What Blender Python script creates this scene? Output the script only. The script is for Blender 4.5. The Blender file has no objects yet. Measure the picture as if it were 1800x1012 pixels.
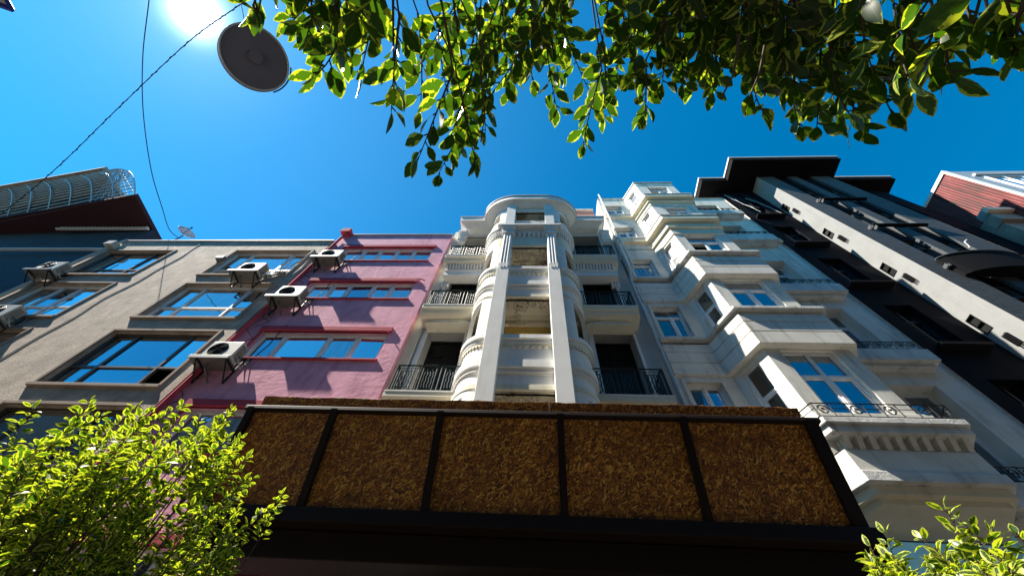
import bpy, bmesh, math, random
from mathutils import Vector, Matrix
import numpy as np
random.seed(7)
C = bpy.context.scene.collection
rad = math.radians
# ---------------------------------------------------------------- camera
# the eye is the origin; x runs along the street fronts, y into the buildings, z up; pavement at z = -1.6
GZ = -1.6
F = 690.0
def _basis():
    z = np.array([40., -406., F]); z /= np.linalg.norm(z)
    x = np.array([12572.4, 66., -F]); x -= z*(x@z); x /= np.linalg.norm(x)
    return np.stack([x, np.cross(z, x), z])
RB = _basis()
cam_d = bpy.data.cameras.new('camera'); cam = bpy.data.objects.new('camera', cam_d); C.objects.link(cam)
cam_d.sensor_width = 36; cam_d.lens = F/1800*36; cam_d.clip_start = .05; cam_d.clip_end = 3000
m = Matrix.Identity(4)
for i in range(3):
    m[i][0] = RB[i, 0]; m[i][1] = -RB[i, 1]; m[i][2] = -RB[i, 2]
cam.matrix_world = m
bpy.context.scene.camera = cam
def ray(px, py): return Vector(RB @ np.array([px-900., py-506., F]))
def atY(px, py, Y): w = ray(px, py); return w*(Y/w.y)
def atD(px, py, d): w = ray(px, py); return w.normalized()*d
# ---------------------------------------------------------------- world, sun, exposure
SUN = Vector((-.588, -.112, .804)).normalized()
wd = bpy.data.worlds.new('World'); bpy.context.scene.world = wd; wd.use_nodes = True
nt = wd.node_tree; bg = nt.nodes['Background']
sky = nt.nodes.new('ShaderNodeTexSky'); sky.sky_type = 'NISHITA'; sky.sun_disc = False
sky.sun_elevation = math.asin(SUN.z); sky.sun_rotation = math.atan2(SUN.x, SUN.y)
sky.air_density = 1.0; sky.dust_density = .08; sky.ozone_density = 3.0; sky.altitude = 100
hs = nt.nodes.new('ShaderNodeHueSaturation'); hs.inputs['Saturation'].default_value = 1.25
gain = nt.nodes.new('ShaderNodeMix'); gain.data_type = 'RGBA'; gain.blend_type = 'MULTIPLY'; gain.inputs['Factor'].default_value = 1; gain.inputs[7].default_value = (.85, 1.4, 1.45, 1)
nt.links.new(sky.outputs[0], gain.inputs[6]); nt.links.new(gain.outputs[2], hs.inputs['Color'])
# aureole round the sun: part of the sky, in world directions
tc = nt.nodes.new('ShaderNodeTexCoord'); dp = nt.nodes.new('ShaderNodeVectorMath'); dp.operation = 'DOT_PRODUCT'
dp.inputs[1].default_value = -ray(345, 22).normalized() if ray(345, 22).z < 0 else ray(345, 22).normalized(); nt.links.new(tc.outputs['Generated'], dp.inputs[0])
def wmath(op, a, b):
    n = nt.nodes.new('ShaderNodeMath'); n.operation = op
    for k, v in ((0, a), (1, b)):
        if isinstance(v, (int, float)): n.inputs[k].default_value = v
        else: nt.links.new(v, n.inputs[k])
    return n.outputs[0]
dpc = wmath('MAXIMUM', dp.outputs['Value'], 0.0)
g1 = wmath('MULTIPLY', wmath('POWER', dpc, 1800.), 20.)
g2 = wmath('MULTIPLY', wmath('POWER', dpc, 190.), .8)
g3 = wmath('MULTIPLY', wmath('POWER', dpc, 7.), .65)
gl = wmath('ADD', wmath('ADD', g1, g2), g3)
mx = nt.nodes.new('ShaderNodeMix'); mx.data_type = 'RGBA'; mx.blend_type = 'ADD'; mx.inputs['Factor'].default_value = 1
cmb = nt.nodes.new('ShaderNodeCombineColor')
nt.links.new(wmath('MULTIPLY', gl, .86), cmb.inputs[0]); nt.links.new(wmath('MULTIPLY', gl, .95), cmb.inputs[1]); nt.links.new(gl, cmb.inputs[2])
nt.links.new(hs.outputs[0], mx.inputs[6]); nt.links.new(cmb.outputs[0], mx.inputs[7])
nt.links.new(mx.outputs[2], bg.inputs['Color']); bg.inputs['Strength'].default_value = .055
sl = bpy.data.lights.new('sun', 'SUN'); sl.energy = 5.0; sl.angle = rad(.5); sl.color = (1, .93, .82)
so = bpy.data.objects.new('sun', sl); C.objects.link(so); so.rotation_euler = SUN.to_track_quat('Z', 'Y').to_euler(); so.location = SUN*60
vs = bpy.context.scene.view_settings; vs.view_transform = 'Standard'; vs.look = 'None'; vs.exposure = 1.45; vs.gamma = 1
bpy.context.scene.cycles.max_bounces = 8

# ---------------------------------------------------------------- materials
def mat(name):
    mt = bpy.data.materials.new(name); mt.use_nodes = True
    return mt, mt.node_tree, mt.node_tree.nodes['Principled BSDF']
def nd(t, ty, **kw):
    n = t.nodes.new(ty)
    for k, v in kw.items():
        if hasattr(n, k) and k not in n.inputs: setattr(n, k, v)
        else: n.inputs[k].default_value = v
    return n
def objco(t, scale=(1, 1, 1), rot=(0, 0, 0), vt='POINT'):
    tc = t.nodes.new('ShaderNodeTexCoord'); mp = t.nodes.new('ShaderNodeMapping'); mp.vector_type = vt
    mp.inputs['Scale'].default_value = scale; mp.inputs['Rotation'].default_value = rot
    t.links.new(tc.outputs['Object'], mp.inputs[0]); return mp.outputs[0]
def noise(t, co, scale, detail=6, rough=.6):
    n = nd(t, 'ShaderNodeTexNoise', Scale=scale, Detail=detail, Roughness=rough); t.links.new(co, n.inputs['Vector']); return n.outputs['Fac']
def ramp(t, fac, stops):
    r = t.nodes.new('ShaderNodeValToRGB'); t.links.new(fac, r.inputs[0]); e = r.color_ramp.elements
    while len(e) < len(stops): e.new(.5)
    for q, (p, c) in zip(e, stops):
        q.position = p; q.color = (*c, 1) if len(c) == 3 else c
    return r.outputs[0]
def mixc(t, fac, a, b, mode='MIX'):
    n = t.nodes.new('ShaderNodeMix'); n.data_type = 'RGBA'; n.blend_type = mode
    for i, v in ((0, fac), (6, a), (7, b)):
        if hasattr(v, 'is_output'): t.links.new(v, n.inputs[i])
        elif i == 0: n.inputs[0].default_value = v
        else: n.inputs[i].default_value = (*v, 1)
    return n.outputs[2]
def bump(t, b, h, strength, dist):
    n = nd(t, 'ShaderNodeBump', Strength=strength, Distance=dist); t.links.new(h, n.inputs['Height']); t.links.new(n.outputs[0], b.inputs['Normal'])
def plaster(name, col, var=.12, bscale=14, bstr=.35, bdist=.02, stain=.25, stretch=(1, 1, 1), rough=.85, dirt=(.25, .22, .18)):
    mt, t, b = mat(name)
    co = objco(t); co2 = objco(t, stretch); cs = objco(t, (2.2, 2.2, .35))
    lo = tuple(c*(1-var) for c in col); hi = tuple(min(1, c*(1+var)) for c in col)
    c1 = ramp(t, noise(t, co, 1.7), [(.3, lo), (.7, hi)])
    if stain:
        st = ramp(t, noise(t, cs, 1.6, 8, .7), [(.52, (0, 0, 0)), (.75, (stain,)*3)])
        c1 = mixc(t, st, c1, tuple(a*d*2 for a, d in zip(col, dirt)))
    t.links.new(c1, b.inputs['Base Color']); b.inputs['Roughness'].default_value = rough
    b.inputs['Specular IOR Level'].default_value = .25
    if bstr:
        ht = mixc(t, ramp(t, noise(t, co, bscale*.18, 3), [(.35, (.15,)*3), (.65, (1,)*3)]), (.5, .5, .5), noise(t, co2, bscale, 9, .68))
        bump(t, b, ht, bstr, bdist)
    return mt
def plain(name, col, rough=.5, metal=0, spec=.5, var=.08):
    mt, t, b = mat(name)
    c1 = ramp(t, noise(t, objco(t), 6), [(.3, tuple(c*(1-var) for c in col)), (.7, tuple(min(1, c*(1+var)) for c in col))])
    t.links.new(c1, b.inputs['Base Color'])
    b.inputs['Roughness'].default_value = rough; b.inputs['Metallic'].default_value = metal; b.inputs['Specular IOR Level'].default_value = spec
    return mt
def glass(name, refl, base=(.012, .018, .022), tint=(.93, .95, .97), streak=.0, wob=.12):
    mt, t, b = mat(name)
    b.inputs['Base Color'].default_value = (*base, 1); b.inputs['Roughness'].default_value = .15
    if streak:
        c1 = ramp(t, noise(t, objco(t, (9, 9, .4)), 1.5), [(.42, base), (.62, (streak,)*3)]); t.links.new(c1, b.inputs['Base Color'])
    g = nd(t, 'ShaderNodeBsdfGlossy', Roughness=.01); g.inputs['Color'].default_value = (*tint, 1)
    h = noise(t, objco(t), 1.3, 3, .5); bp = nd(t, 'ShaderNodeBump', Strength=wob, Distance=.05); t.links.new(h, bp.inputs['Height']); t.links.new(bp.outputs[0], g.inputs['Normal'])
    fr = nd(t, 'ShaderNodeFresnel', IOR=1.5); ad = t.nodes.new('ShaderNodeMath'); ad.operation = 'ADD'; ad.use_clamp = True; ad.inputs[1].default_value = refl
    t.links.new(fr.outputs[0], ad.inputs[0]); ms = t.nodes.new('ShaderNodeMixShader')
    t.links.new(ad.outputs[0], ms.inputs[0]); t.links.new(b.outputs[0], ms.inputs[1]); t.links.new(g.outputs[0], ms.inputs[2])
    t.links.new(ms.outputs[0], t.nodes['Material Output'].inputs[0]); return mt
M = {}
M['grey'] = plaster('grey stucco', (.49, .40, .315), .25, 20, 1.0, .11, .6, (.6, 1, 1.5))
M['greytrim'] = plaster('brown stone trim', (.33, .25, .19), .15, 20, .3, .01)
M['pink'] = plaster('pink plaster', (.72, .33, .43), .18, 6, .6, .03, .8, (1, 1, 1.2), .85, (.3, .2, .24))
M['red'] = plaster('red painted trim', (.42, .05, .075), .12, 18, .25, .01)
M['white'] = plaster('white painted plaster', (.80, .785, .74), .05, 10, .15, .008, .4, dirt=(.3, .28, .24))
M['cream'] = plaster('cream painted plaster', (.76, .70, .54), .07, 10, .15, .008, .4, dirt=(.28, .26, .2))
M['shade'] = plaster('darker grey plaster', (.47, .46, .43), .06, 10, .15, .01, .3)  # darker grey copy of the white plaster, for the main wall and attic
M['bay'] = plaster('weathered off white paint', (.74, .71, .63), .1, 12, .3, .012, .8, dirt=(.2, .19, .16))
M['worn'] = plaster('flaking white ledge', (.66, .65, .61), .2, 16, .9, .03, .9, dirt=(.12, .11, .09))
M['pvc'] = plain('white plastic frame', (.78, .78, .77), .4)
M['alu'] = plain('grey frame', (.42, .42, .43), .35)
M['brownframe'] = plain('dark brown frame', (.07, .055, .045), .4)
M['pane'] = glass('sky reflecting glass', .52, streak=.09)
M['pane2'] = glass('sky reflecting glass with curtain', .36, streak=.3)
M['pane3'] = glass('sky reflecting glass before a dark room', .26, (.006, .008, .01), (.7, .85, 1))
M['panedark'] = glass('dark glass', .06, (.008, .010, .011), wob=.08)
M['panemid'] = glass('curtained glass', .06, (.03, .04, .04), streak=.22, wob=.08)
M['paneblue'] = glass('blue glass', .2, (.006, .014, .024), (.7, .85, 1), wob=.1)
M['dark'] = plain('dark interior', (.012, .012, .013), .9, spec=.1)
M['iron'] = plain('black iron', (.012, .013, .014), .5, spec=.25)
M['irong'] = plain('dark green iron', (.016, .028, .028), .5, spec=.25)
M['pipe'] = plain('grey drainpipe', (.45, .47, .48), .5)
M['acwhite'] = plaster('air conditioner casing', (.46, .44, .38), .15, 20, 0, .01, .9, (1, 1, 1), .5, (.2, .18, .14))
M['acgrey'] = plain('galvanised tray', (.17, .17, .155), .55, .3)
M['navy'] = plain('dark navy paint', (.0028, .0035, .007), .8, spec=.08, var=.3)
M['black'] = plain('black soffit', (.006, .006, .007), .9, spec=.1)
M['gutter'] = plain('pale gutter metal', (.6, .6, .58), .5)
M['orange'] = plaster('salmon plaster', (.70, .28, .20), .08, 12, .2, .01)
M['stone'] = plaster('aged stone', (.30, .29, .24), .25, 8, .8, .04, .6)
M['wire'] = plain('black cable', (.012, .013, .016), .5)
M['bark'] = plaster('bark', (.07, .05, .035), .3, 30, .7, .01, 0)
M['osbframe'] = plain('dark brown steel', (.016, .009, .007), .6, spec=.2)
M['redframe'] = plain('dark red steel', (.16, .010, .018), .45, spec=.3)
M['doorglass'] = plain('dull dark door glass', (.012, .014, .014), .35, spec=.18)
M['kglass'] = glass('shop glass', .03, (.004, .005, .007))
M['disc'] = plain('lamp shade with flare haze', (.13, .12, .15), .6)  # lifted to purple grey: the flare haze is put into the colour
M['cloth'] = plain('pale canopy cloth', (.7, .68, .66), .9)
M['blue'] = plain('blue hem', (.02, .05, .35), .6)
M['mesh'] = plain('cage wire', (.25, .3, .36), .4, .3)
M['leftwall'] = plaster('dark teal render', (.016, .025, .042), .3, 8, .3, .02, .3)
M['maroon'] = plain('maroon soffit boards', (.045, .02, .024), .8, spec=.1)
M['ceil'] = None
def siding():
    mt, t, b = mat('grey boarded cladding'); co = objco(t)
    w = nd(t, 'ShaderNodeTexWave', Scale=2.2, Distortion=.4); w.bands_direction = 'Z'; w.wave_profile = 'SAW'; t.links.new(co, w.inputs['Vector'])
    n = noise(t, objco(t, (1, 1, 6)), 5, 8, .7)
    c = ramp(t, n, [(.3, (.018, .022, .026)), (.7, (.085, .10, .108))]); c = mixc(t, ramp(t, w.outputs['Fac'], [(.9, (0, 0, 0)), (1, (.8, .8, .8))]), c, (.02, .025, .03))
    t.links.new(c, b.inputs['Base Color']); b.inputs['Roughness'].default_value = .8; bump(t, b, n, .5, .02); return mt
M['siding'] = siding()
def redmetal():
    mt, t, b = mat('weathered red cladding'); co = objco(t)
    w = nd(t, 'ShaderNodeTexWave', Scale=2.6, Distortion=.15); w.bands_direction = 'Y'; t.links.new(co, w.inputs['Vector'])
    c = ramp(t, noise(t, objco(t, (1, 1, .35)), 1.6, 8, .75), [(.35, (.07, .035, .025)), (.5, (.20, .032, .03)), (.62, (.26, .05, .045)), (.75, (.36, .22, .17))])
    c = mixc(t, ramp(t, w.outputs['Fac'], [(.0, (.6, .6, .6)), (.4, (0, 0, 0))]), c, (.06, .02, .02))
    t.links.new(c, b.inputs['Base Color']); b.inputs['Roughness'].default_value = .7; bump(t, b, w.outputs['Fac'], .8, .04); return mt
M['redmetal'] = redmetal()
def osb():
    mt, t, b = mat('oriented strand board')
    layers = []
    for i, (ang, sc) in enumerate(((12, 17), (48, 23), (83, 20), (117, 18), (152, 26))):
        co = objco(t, (1, 1, .28), (0, rad(ang), 0), 'TEXTURE')
        dn = nd(t, 'ShaderNodeTexNoise', Scale=2.5, Detail=2); t.links.new(co, dn.inputs['Vector'])
        ofs = nd(t, 'ShaderNodeVectorMath'); ofs.operation = 'MULTIPLY_ADD'; ofs.inputs[1].default_value = (.25,)*3
        t.links.new(dn.outputs['Color'], ofs.inputs[0]); t.links.new(co, ofs.inputs[2])
        v = nd(t, 'ShaderNodeTexVoronoi', Scale=sc); t.links.new(ofs.outputs[0], v.inputs['Vector'])
        sp = nd(t, 'ShaderNodeSeparateColor'); t.links.new(v.outputs['Color'], sp.inputs[0]); layers.append(sp)
    c = None
    for i, sp in enumerate(layers):
        ci = ramp(t, sp.outputs[0], [(.0, (.04, .014, .003)), (.35, (.20, .058, .007)), (.65, (.38, .132, .015)), (.85, (.58, .25, .03)), (1, (.85, .52, .11))])
        if c is None: c = ci
        else: c = mixc(t, ramp(t, sp.outputs[1], [(.68, (0, 0, 0)), (.7, (1, 1, 1))]), c, ci)
    c = mixc(t, ramp(t, noise(t, objco(t), 1.3), [(.35, (.35,)*3), (.65, (0, 0, 0))]), c, (.11, .042, .008))
    t.links.new(c, b.inputs['Base Color']); b.inputs['Roughness'].default_value = .6
    bump(t, b, layers[0].outputs[0], .35, .004); return mt
M['osb'] = osb()
def peeling():
    mt, t, b = mat('peeling ceiling paint'); co = objco(t)
    n = noise(t, co, 1.3, 9, .62)
    c = ramp(t, n, [(.0, (.62, .53, .36)), (.50, (.66, .57, .40)), (.515, (.12, .085, .05)), (.522, (.5, .42, .29)), (.60, (.58, .49, .34)), (.605, (.2, .14, .08)), (.66, (.33, .25, .15))])
    t.links.new(c, b.inputs['Base Color']); b.inputs['Roughness'].default_value = .9; bump(t, b, n, .4, .02); return mt
M['ceil'] = peeling()
M['ochre'] = plaster('ochre wall', (.50, .33, .08), .15, 8, .3, .01, .5)
def ground(name, a, bcol, sc):
    mt, t, b = mat(name)
    c = ramp(t, noise(t, objco(t), sc, 10, .7), [(.3, a), (.7, bcol)]); t.links.new(c, b.inputs['Base Color']); b.inputs['Roughness'].default_value = .9
    bump(t, b, noise(t, objco(t), 40), .3, .01); return mt
M['paving'] = ground('stone paving', (.045, .041, .036), (.085, .077, .067), 3)
M['asphalt'] = ground('asphalt', (.045, .045, .047), (.065, .065, .066), 8)
def leafmat(name, green, margin, tr, w0=.62):
    mt, t, b = mat(name); uv = t.nodes.new('ShaderNodeUVMap'); sp = nd(t, 'ShaderNodeSeparateXYZ'); t.links.new(uv.outputs[0], sp.inputs[0])
    n = noise(t, objco(t), 26, 4, .65)
    def mth(op, a, bb):
        q = t.nodes.new('ShaderNodeMath'); q.operation = op
        for k, v in ((0, a), (1, bb)):
            if isinstance(v, (int, float)): q.inputs[k].default_value = v
            else: t.links.new(v, q.inputs[k])
        return q.outputs[0]
    # across coordinate 0..1 from midrib to edge, broken by noise
    e = mth('ADD', mth('MULTIPLY', sp.outputs[0], .75), mth('MULTIPLY', mth('SUBTRACT', n, .45), 2.6))
    ms = ramp(t, e, [(w0-.03, (0, 0, 0)), (w0+.03, (1, 1, 1))])
    lv = noise(t, objco(t), 6, 2)
    g = mixc(t, lv, tuple(c*.6 for c in green), tuple(c*1.5 for c in green))
    c = mixc(t, ms, g, margin)
    rib = ramp(t, sp.outputs[0], [(.0, (1, 1, 1)), (.07, (0, 0, 0))]); c = mixc(t, mth('MULTIPLY', rib, .35), c, margin)
    t.links.new(c, b.inputs['Base Color']); b.inputs['Roughness'].default_value = .38; b.inputs['Specular IOR Level'].default_value = .45
    trn = t.nodes.new('ShaderNodeBsdfTranslucent'); tcx = mixc(t, ms, tuple(min(1, x) for x in (green[0]*4.5, green[1]*3.8, green[2]*1.0)), (min(1, margin[0]*1.7), min(1, margin[1]*1.75), margin[2]*.45)); t.links.new(tcx, trn.inputs[0])
    sh = t.nodes.new('ShaderNodeMixShader'); sh.inputs[0].default_value = tr
    t.links.new(b.outputs[0], sh.inputs[1]); t.links.new(trn.outputs[0], sh.inputs[2]); t.links.new(sh.outputs[0], t.nodes['Material Output'].inputs[0]); return mt
M['leaf'] = leafmat('variegated leaf', (.014, .042, .004), (.34, .38, .045), .44, .72)
M['leafbush'] = leafmat('variegated shrub leaf', (.02, .055, .006), (.42, .45, .06), .36, .5)

# ---------------------------------------------------------------- mesh helpers
class MB:
    def __init__(s): s.v = []; s.f = []; s.uv = None
    def quad(s, *ps):
        n = len(s.v); s.v += [tuple(p) for p in ps]; s.f.append(tuple(range(n, n+len(ps)))); return s
    def hexa(s, a, b):                      # two quads of four corners
        n = len(s.v); s.v += [tuple(p) for p in a]+[tuple(p) for p in b]
        for f in ((0, 1, 2, 3), (7, 6, 5, 4), (0, 4, 5, 1), (1, 5, 6, 2), (2, 6, 7, 3), (3, 7, 4, 0)): s.f.append(tuple(n+i for i in f))
        return s
    def box(s, x0, x1, y0, y1, z0, z1):
        return s.hexa([(x0, y0, z0), (x1, y0, z0), (x1, y1, z0), (x0, y1, z0)], [(x0, y0, z1), (x1, y0, z1), (x1, y1, z1), (x0, y1, z1)])
    def pbox(s, p, u0, u1, d0, d1, z0, z1):
        return s.hexa([p(u0, d0, z0), p(u1, d0, z0), p(u1, d1, z0), p(u0, d1, z0)], [p(u0, d0, z1), p(u1, d0, z1), p(u1, d1, z1), p(u0, d1, z1)])
    def prism(s, poly, z0, z1, poly2=None):
        n = len(s.v); k = len(poly); poly2 = poly2 or poly
        s.v += [(x, y, z0) for x, y in poly]+[(x, y, z1) for x, y in poly2]
        s.f.append(tuple(range(n+k-1, n-1, -1))); s.f.append(tuple(range(n+k, n+2*k)))
        for i in range(k):
            j = (i+1) % k; s.f.append((n+i, n+j, n+k+j, n+k+i))
        return s
    def slab(s, pts, off):                  # any planar outline given a thickness vector
        n = len(s.v); k = len(pts); off = Vector(off)
        s.v += [tuple(p) for p in pts]+[tuple(Vector(p)+off) for p in pts]
        s.f.append(tuple(range(n+k-1, n-1, -1))); s.f.append(tuple(range(n+k, n+2*k)))
        for i in range(k):
            j = (i+1) % k; s.f.append((n+i, n+j, n+k+j, n+k+i))
        return s
    def tube(s, pts, r, seg=6, r1=None):
        pts = [Vector(p) for p in pts]; n = len(s.v); r1 = r if r1 is None else r1; N = len(pts)
        for i, p in enumerate(pts):
            t = (pts[min(i+1, N-1)]-pts[max(i-1, 0)]).normalized()
            a = t.cross(Vector((0, 0, 1)) if abs(t.z) < .9 else Vector((1, 0, 0))).normalized(); b = t.cross(a)
            rr = r+(r1-r)*i/max(1, N-1)
            s.v += [tuple(p+a*rr*math.cos(2*math.pi*q/seg)+b*rr*math.sin(2*math.pi*q/seg)) for q in range(seg)]
        for i in range(N-1):
            for q in range(seg):
                w = (q+1) % seg; s.f.append((n+i*seg+q, n+i*seg+w, n+(i+1)*seg+w, n+(i+1)*seg+q))
        s.f.append(tuple(range(n+seg-1, n-1, -1))); s.f.append(tuple(n+(N-1)*seg+q for q in range(seg)))
        return s
    def bar(s, a, b, w): return s.tube([a, b], w*.62, 4)
    def build(s, name, m, parent=None, bevel=0, smooth=False, recalc=True):
        me = bpy.data.meshes.new(name); me.from_pydata(s.v, [], s.f)
        if s.uv is not None:
            l = me.uv_layers.new(name='UVMap'); l.data.foreach_set('uv', np.array(s.uv, dtype=np.float32).ravel())
        if recalc:
            bm = bmesh.new(); bm.from_mesh(me); bmesh.ops.recalc_face_normals(bm, faces=bm.faces); bm.to_mesh(me); bm.free()
        if smooth: me.polygons.foreach_set('use_smooth', [True]*len(me.polygons))
        o = bpy.data.objects.new(name, me); C.objects.link(o); me.materials.append(M[m] if isinstance(m, str) else m)
        if parent is not None:
            o.parent = parent; p = parent; loc = Vector((0, 0, 0))
            while p is not None: loc += p.location; p = p.parent
            o.location = -loc
        if bevel:
            bv = o.modifiers.new('bevel', 'BEVEL'); bv.width = bevel; bv.segments = 2; bv.limit_method = 'ANGLE'
        return o
def thing(name, label, cat, loc=(0, 0, GZ), group=None):
    o = bpy.data.objects.new(name, None); o.location = loc; o.empty_display_size = .3; C.objects.link(o)
    o['label'] = label; o['category'] = cat
    if group: o['group'] = group
    return o
def tag(o, label, cat, group=None):
    o['label'] = label; o['category'] = cat
    if group: o['group'] = group
    return o
def PL(p0, p1):
    p0 = Vector((*p0, 0)); p1 = Vector((*p1, 0)); u = (p1-p0).normalized(); n = Vector((u.y, -u.x, 0))
    f = lambda a, d, z: p0+u*a+n*d+Vector((0, 0, z))
    f.L = (p1-p0).length; return f
def XP(y): return PL((0, y), (1, y))        # a street-facing plane; u is then plain x
def wall(mb, p, u0, u1, z0, z1, holes=(), rd=.25, d=0):
    us = sorted({u0, u1, *[h[0] for h in holes], *[h[1] for h in holes]}); zs = sorted({z0, z1, *[h[2] for h in holes], *[h[3] for h in holes]})
    us = [u for u in us if u0 <= u <= u1]; zs = [z for z in zs if z0 <= z <= z1]
    for a, b in zip(us, us[1:]):
        for c, e in zip(zs, zs[1:]):
            if any(h[0] < (a+b)/2 < h[1] and h[2] < (c+e)/2 < h[3] for h in holes): continue
            mb.quad(p(a, d, c), p(b, d, c), p(b, d, e), p(a, d, e))
    for a, b, c, e in holes:
        q = [(a, c), (b, c), (b, e), (a, e)]
        for i in range(4):
            (ua, za), (ub, zb) = q[i], q[(i+1) % 4]
            mb.quad(p(ua, d, za), p(ub, d, zb), p(ub, d-rd, zb), p(ua, d-rd, za))
    return mb
def window(parent, p, u0, u1, z0, z1, d, cols=(.5,), row=None, fw=.07, fm='pvc', gm='pane', skip=(), sash=.045, rowcols=None):
    """frame with posts at the given fractions and an optional transom; casement sashes; one pane mesh"""
    mb = MB(); W = u1-u0; H = z1-z0; D0, D1 = d-.05, d+.03
    mb.pbox(p, u0, u0+fw, D0, D1, z0, z1); mb.pbox(p, u1-fw, u1, D0, D1, z0, z1)
    mb.pbox(p, u0+fw, u1-fw, D0, D1, z0, z0+fw); mb.pbox(p, u0+fw, u1-fw, D0, D1, z1-fw, z1)
    edges = [u0+fw]+[u0+W*c for c in cols]+[u1-fw]
    zr = z0+H*row if row else None
    for c in cols:
        u = u0+W*c
        if rowcols is None: mb.pbox(p, u-fw/2, u+fw/2, D0, D1, z0+fw, z1-fw)
        else: mb.pbox(p, u-fw/2, u+fw/2, D0, D1, z0+fw, zr-fw/2)
    if zr:
        for i in range(len(edges)-1):
            a = edges[i]+(0 if i == 0 else fw/2); b = edges[i+1]-(0 if i == len(edges)-2 else fw/2)
            if rowcols is None: mb.pbox(p, a, b, D0, D1-.004, zr-fw/2, zr+fw/2)
        if rowcols is not None: mb.pbox(p, u0+fw, u1-fw, D0, D1, zr-fw/2, zr+fw/2)
    if sash:
        for i in range(len(edges)-1):
            if i in skip: continue
            a = edges[i]+(0 if i == 0 else fw/2); b = edges[i+1]-(0 if i == len(edges)-2 else fw/2)
            za = z0+fw; zb = (zr-fw/2) if zr else z1-fw; s = sash; E0, E1 = d-.04, d+.012
            mb.pbox(p, a, a+s, E0, E1, za, zb); mb.pbox(p, b-s, b, E0, E1, za, zb)
            mb.pbox(p, a+s, b-s, E0, E1, za, za+s); mb.pbox(p, a+s, b-s, E0, E1, zb-s, zb)
    w = mb.build('window', fm, parent)
    g = MB(); k = .012; slots = []
    for i in range(len(edges)-1):
        slots.append(0 if gm != 'pane' else random.choice((0, 0, 1, 1, 2)))
        if i in skip:
            if zr: g.quad(p(edges[i], d-k, zr), p(edges[i+1], d-k, zr), p(edges[i+1], d-k, z1-fw/2), p(edges[i], d-k, z1-fw/2))
            continue
        jit = (random.random()-.5)*.035
        g.quad(p(edges[i], d-k-.01, z0+fw/2), p(edges[i+1], d-k-.01+jit, z0+fw/2), p(edges[i+1], d-k-.01+jit, z1-fw/2), p(edges[i], d-k-.01, z1-fw/2))
    pn = g.build('pane', gm, w, recalc=False)
    if gm == 'pane':
        pn.data.materials.append(M['pane2']); pn.data.materials.append(M['pane3'])
        for f_, sl_i in zip(pn.data.polygons, slots): f_.material_index = sl_i
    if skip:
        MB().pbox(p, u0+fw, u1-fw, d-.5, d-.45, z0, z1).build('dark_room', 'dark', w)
    return w

# ---------------------------------------------------------------- ground
g = MB().quad((-900, -900, GZ), (900, -900, GZ), (900, 900, GZ), (-900, 900, GZ)).build('ground', 'asphalt'); g['kind'] = 'structure'
g = MB().box(-60, 60, -14, 7.35, GZ-.1, GZ+.004).build('pavement', 'paving'); g['kind'] = 'structure'

# ---------------------------------------------------------------- the other side of the street, unseen: house rows added to cut sky light
for xa, xb, h, col, nm in ((-42, -14, 18.0, (.20, .18, .155), 'unseen tan plastered house row across the street, added to cut sky light'), (-13.99, 12, 22.5, (.17, .16, .15), 'unseen grey plastered house row across the street, added to cut sky light'), (12.01, 45, 17.0, (.19, .14, .115), 'unseen brick coloured house row across the street, added to cut sky light')):
    t = thing('opposite_house', nm, 'building', ((xa+xb)/2, -7, GZ)); q = PL((xb, -6.5), (xa, -6.5)); hl = []
    for z0 in np.arange(2.6, h-2.6, 3.3):
        for u in np.arange(1.2, xb-xa-2, 3.1): hl.append((float(u), float(u)+1.5, float(z0), float(z0)+1.8))
    mb = wall(MB(), q, 0, xb-xa, GZ, h, hl, .2); mb.quad((xa, -6.5, h), (xb, -6.5, h), (xb, -16, h), (xa, -16, h)); mb.quad((xa, -6.5, GZ), (xa, -16, GZ), (xa, -16, h), (xa, -6.5, h)); mb.quad((xb, -6.5, GZ), (xb, -16, GZ), (xb, -16, h), (xb, -6.5, h)); mb.quad((xa, -16, GZ), (xb, -16, GZ), (xb, -16, h), (xa, -16, h))
    mb.build('wall', plaster('opposite plaster', col), t)
    g = MB()
    for a, b, c, e in hl: g.quad(q(a, -.15, c), q(b, -.15, c), q(b, -.15, e), q(a, -.15, e))
    g.build('pane', 'panedark', t, recalc=False)
# ---------------------------------------------------------------- grey stucco building
t = thing('apartment_building', 'grey rough stucco apartment building with brown window surrounds left of the pink one', 'building', (-14.2, 7.1, GZ))
p = XP(7.1)
rowsZ = [(12.97, 15.17), (10.05, 12.25), (7.0, 9.3), (3.95, 6.3), (.9, 3.2)]
holes = []
for z0, z1 in rowsZ: holes += [(-13.1, -9.68, z0, z1), (-19.05, -16.02, z0, z1)]
mb = wall(MB(), p, -19.4, -9.18, GZ, 16.18, holes, .22)
mb.quad((-9.18, 7.1, GZ), (-9.18, 16, GZ), (-9.18, 16, 16.18), (-9.18, 7.1, 16.18)); mb.quad((-19.4, 7.1, GZ), (-19.4, 16, GZ), (-19.4, 16, 16.18), (-19.4, 7.1, 16.18))
mb.quad((-19.4, 7.1, 16.18), (-9.18, 7.1, 16.18), (-9.18, 16, 16.18), (-19.4, 16, 16.18))
mb.build('wall', 'grey', t)
MB().box(-19.42, -9.16, 7.03, 7.3, 16.19, 16.26).build('roof_edge', 'pipe', t)
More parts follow.
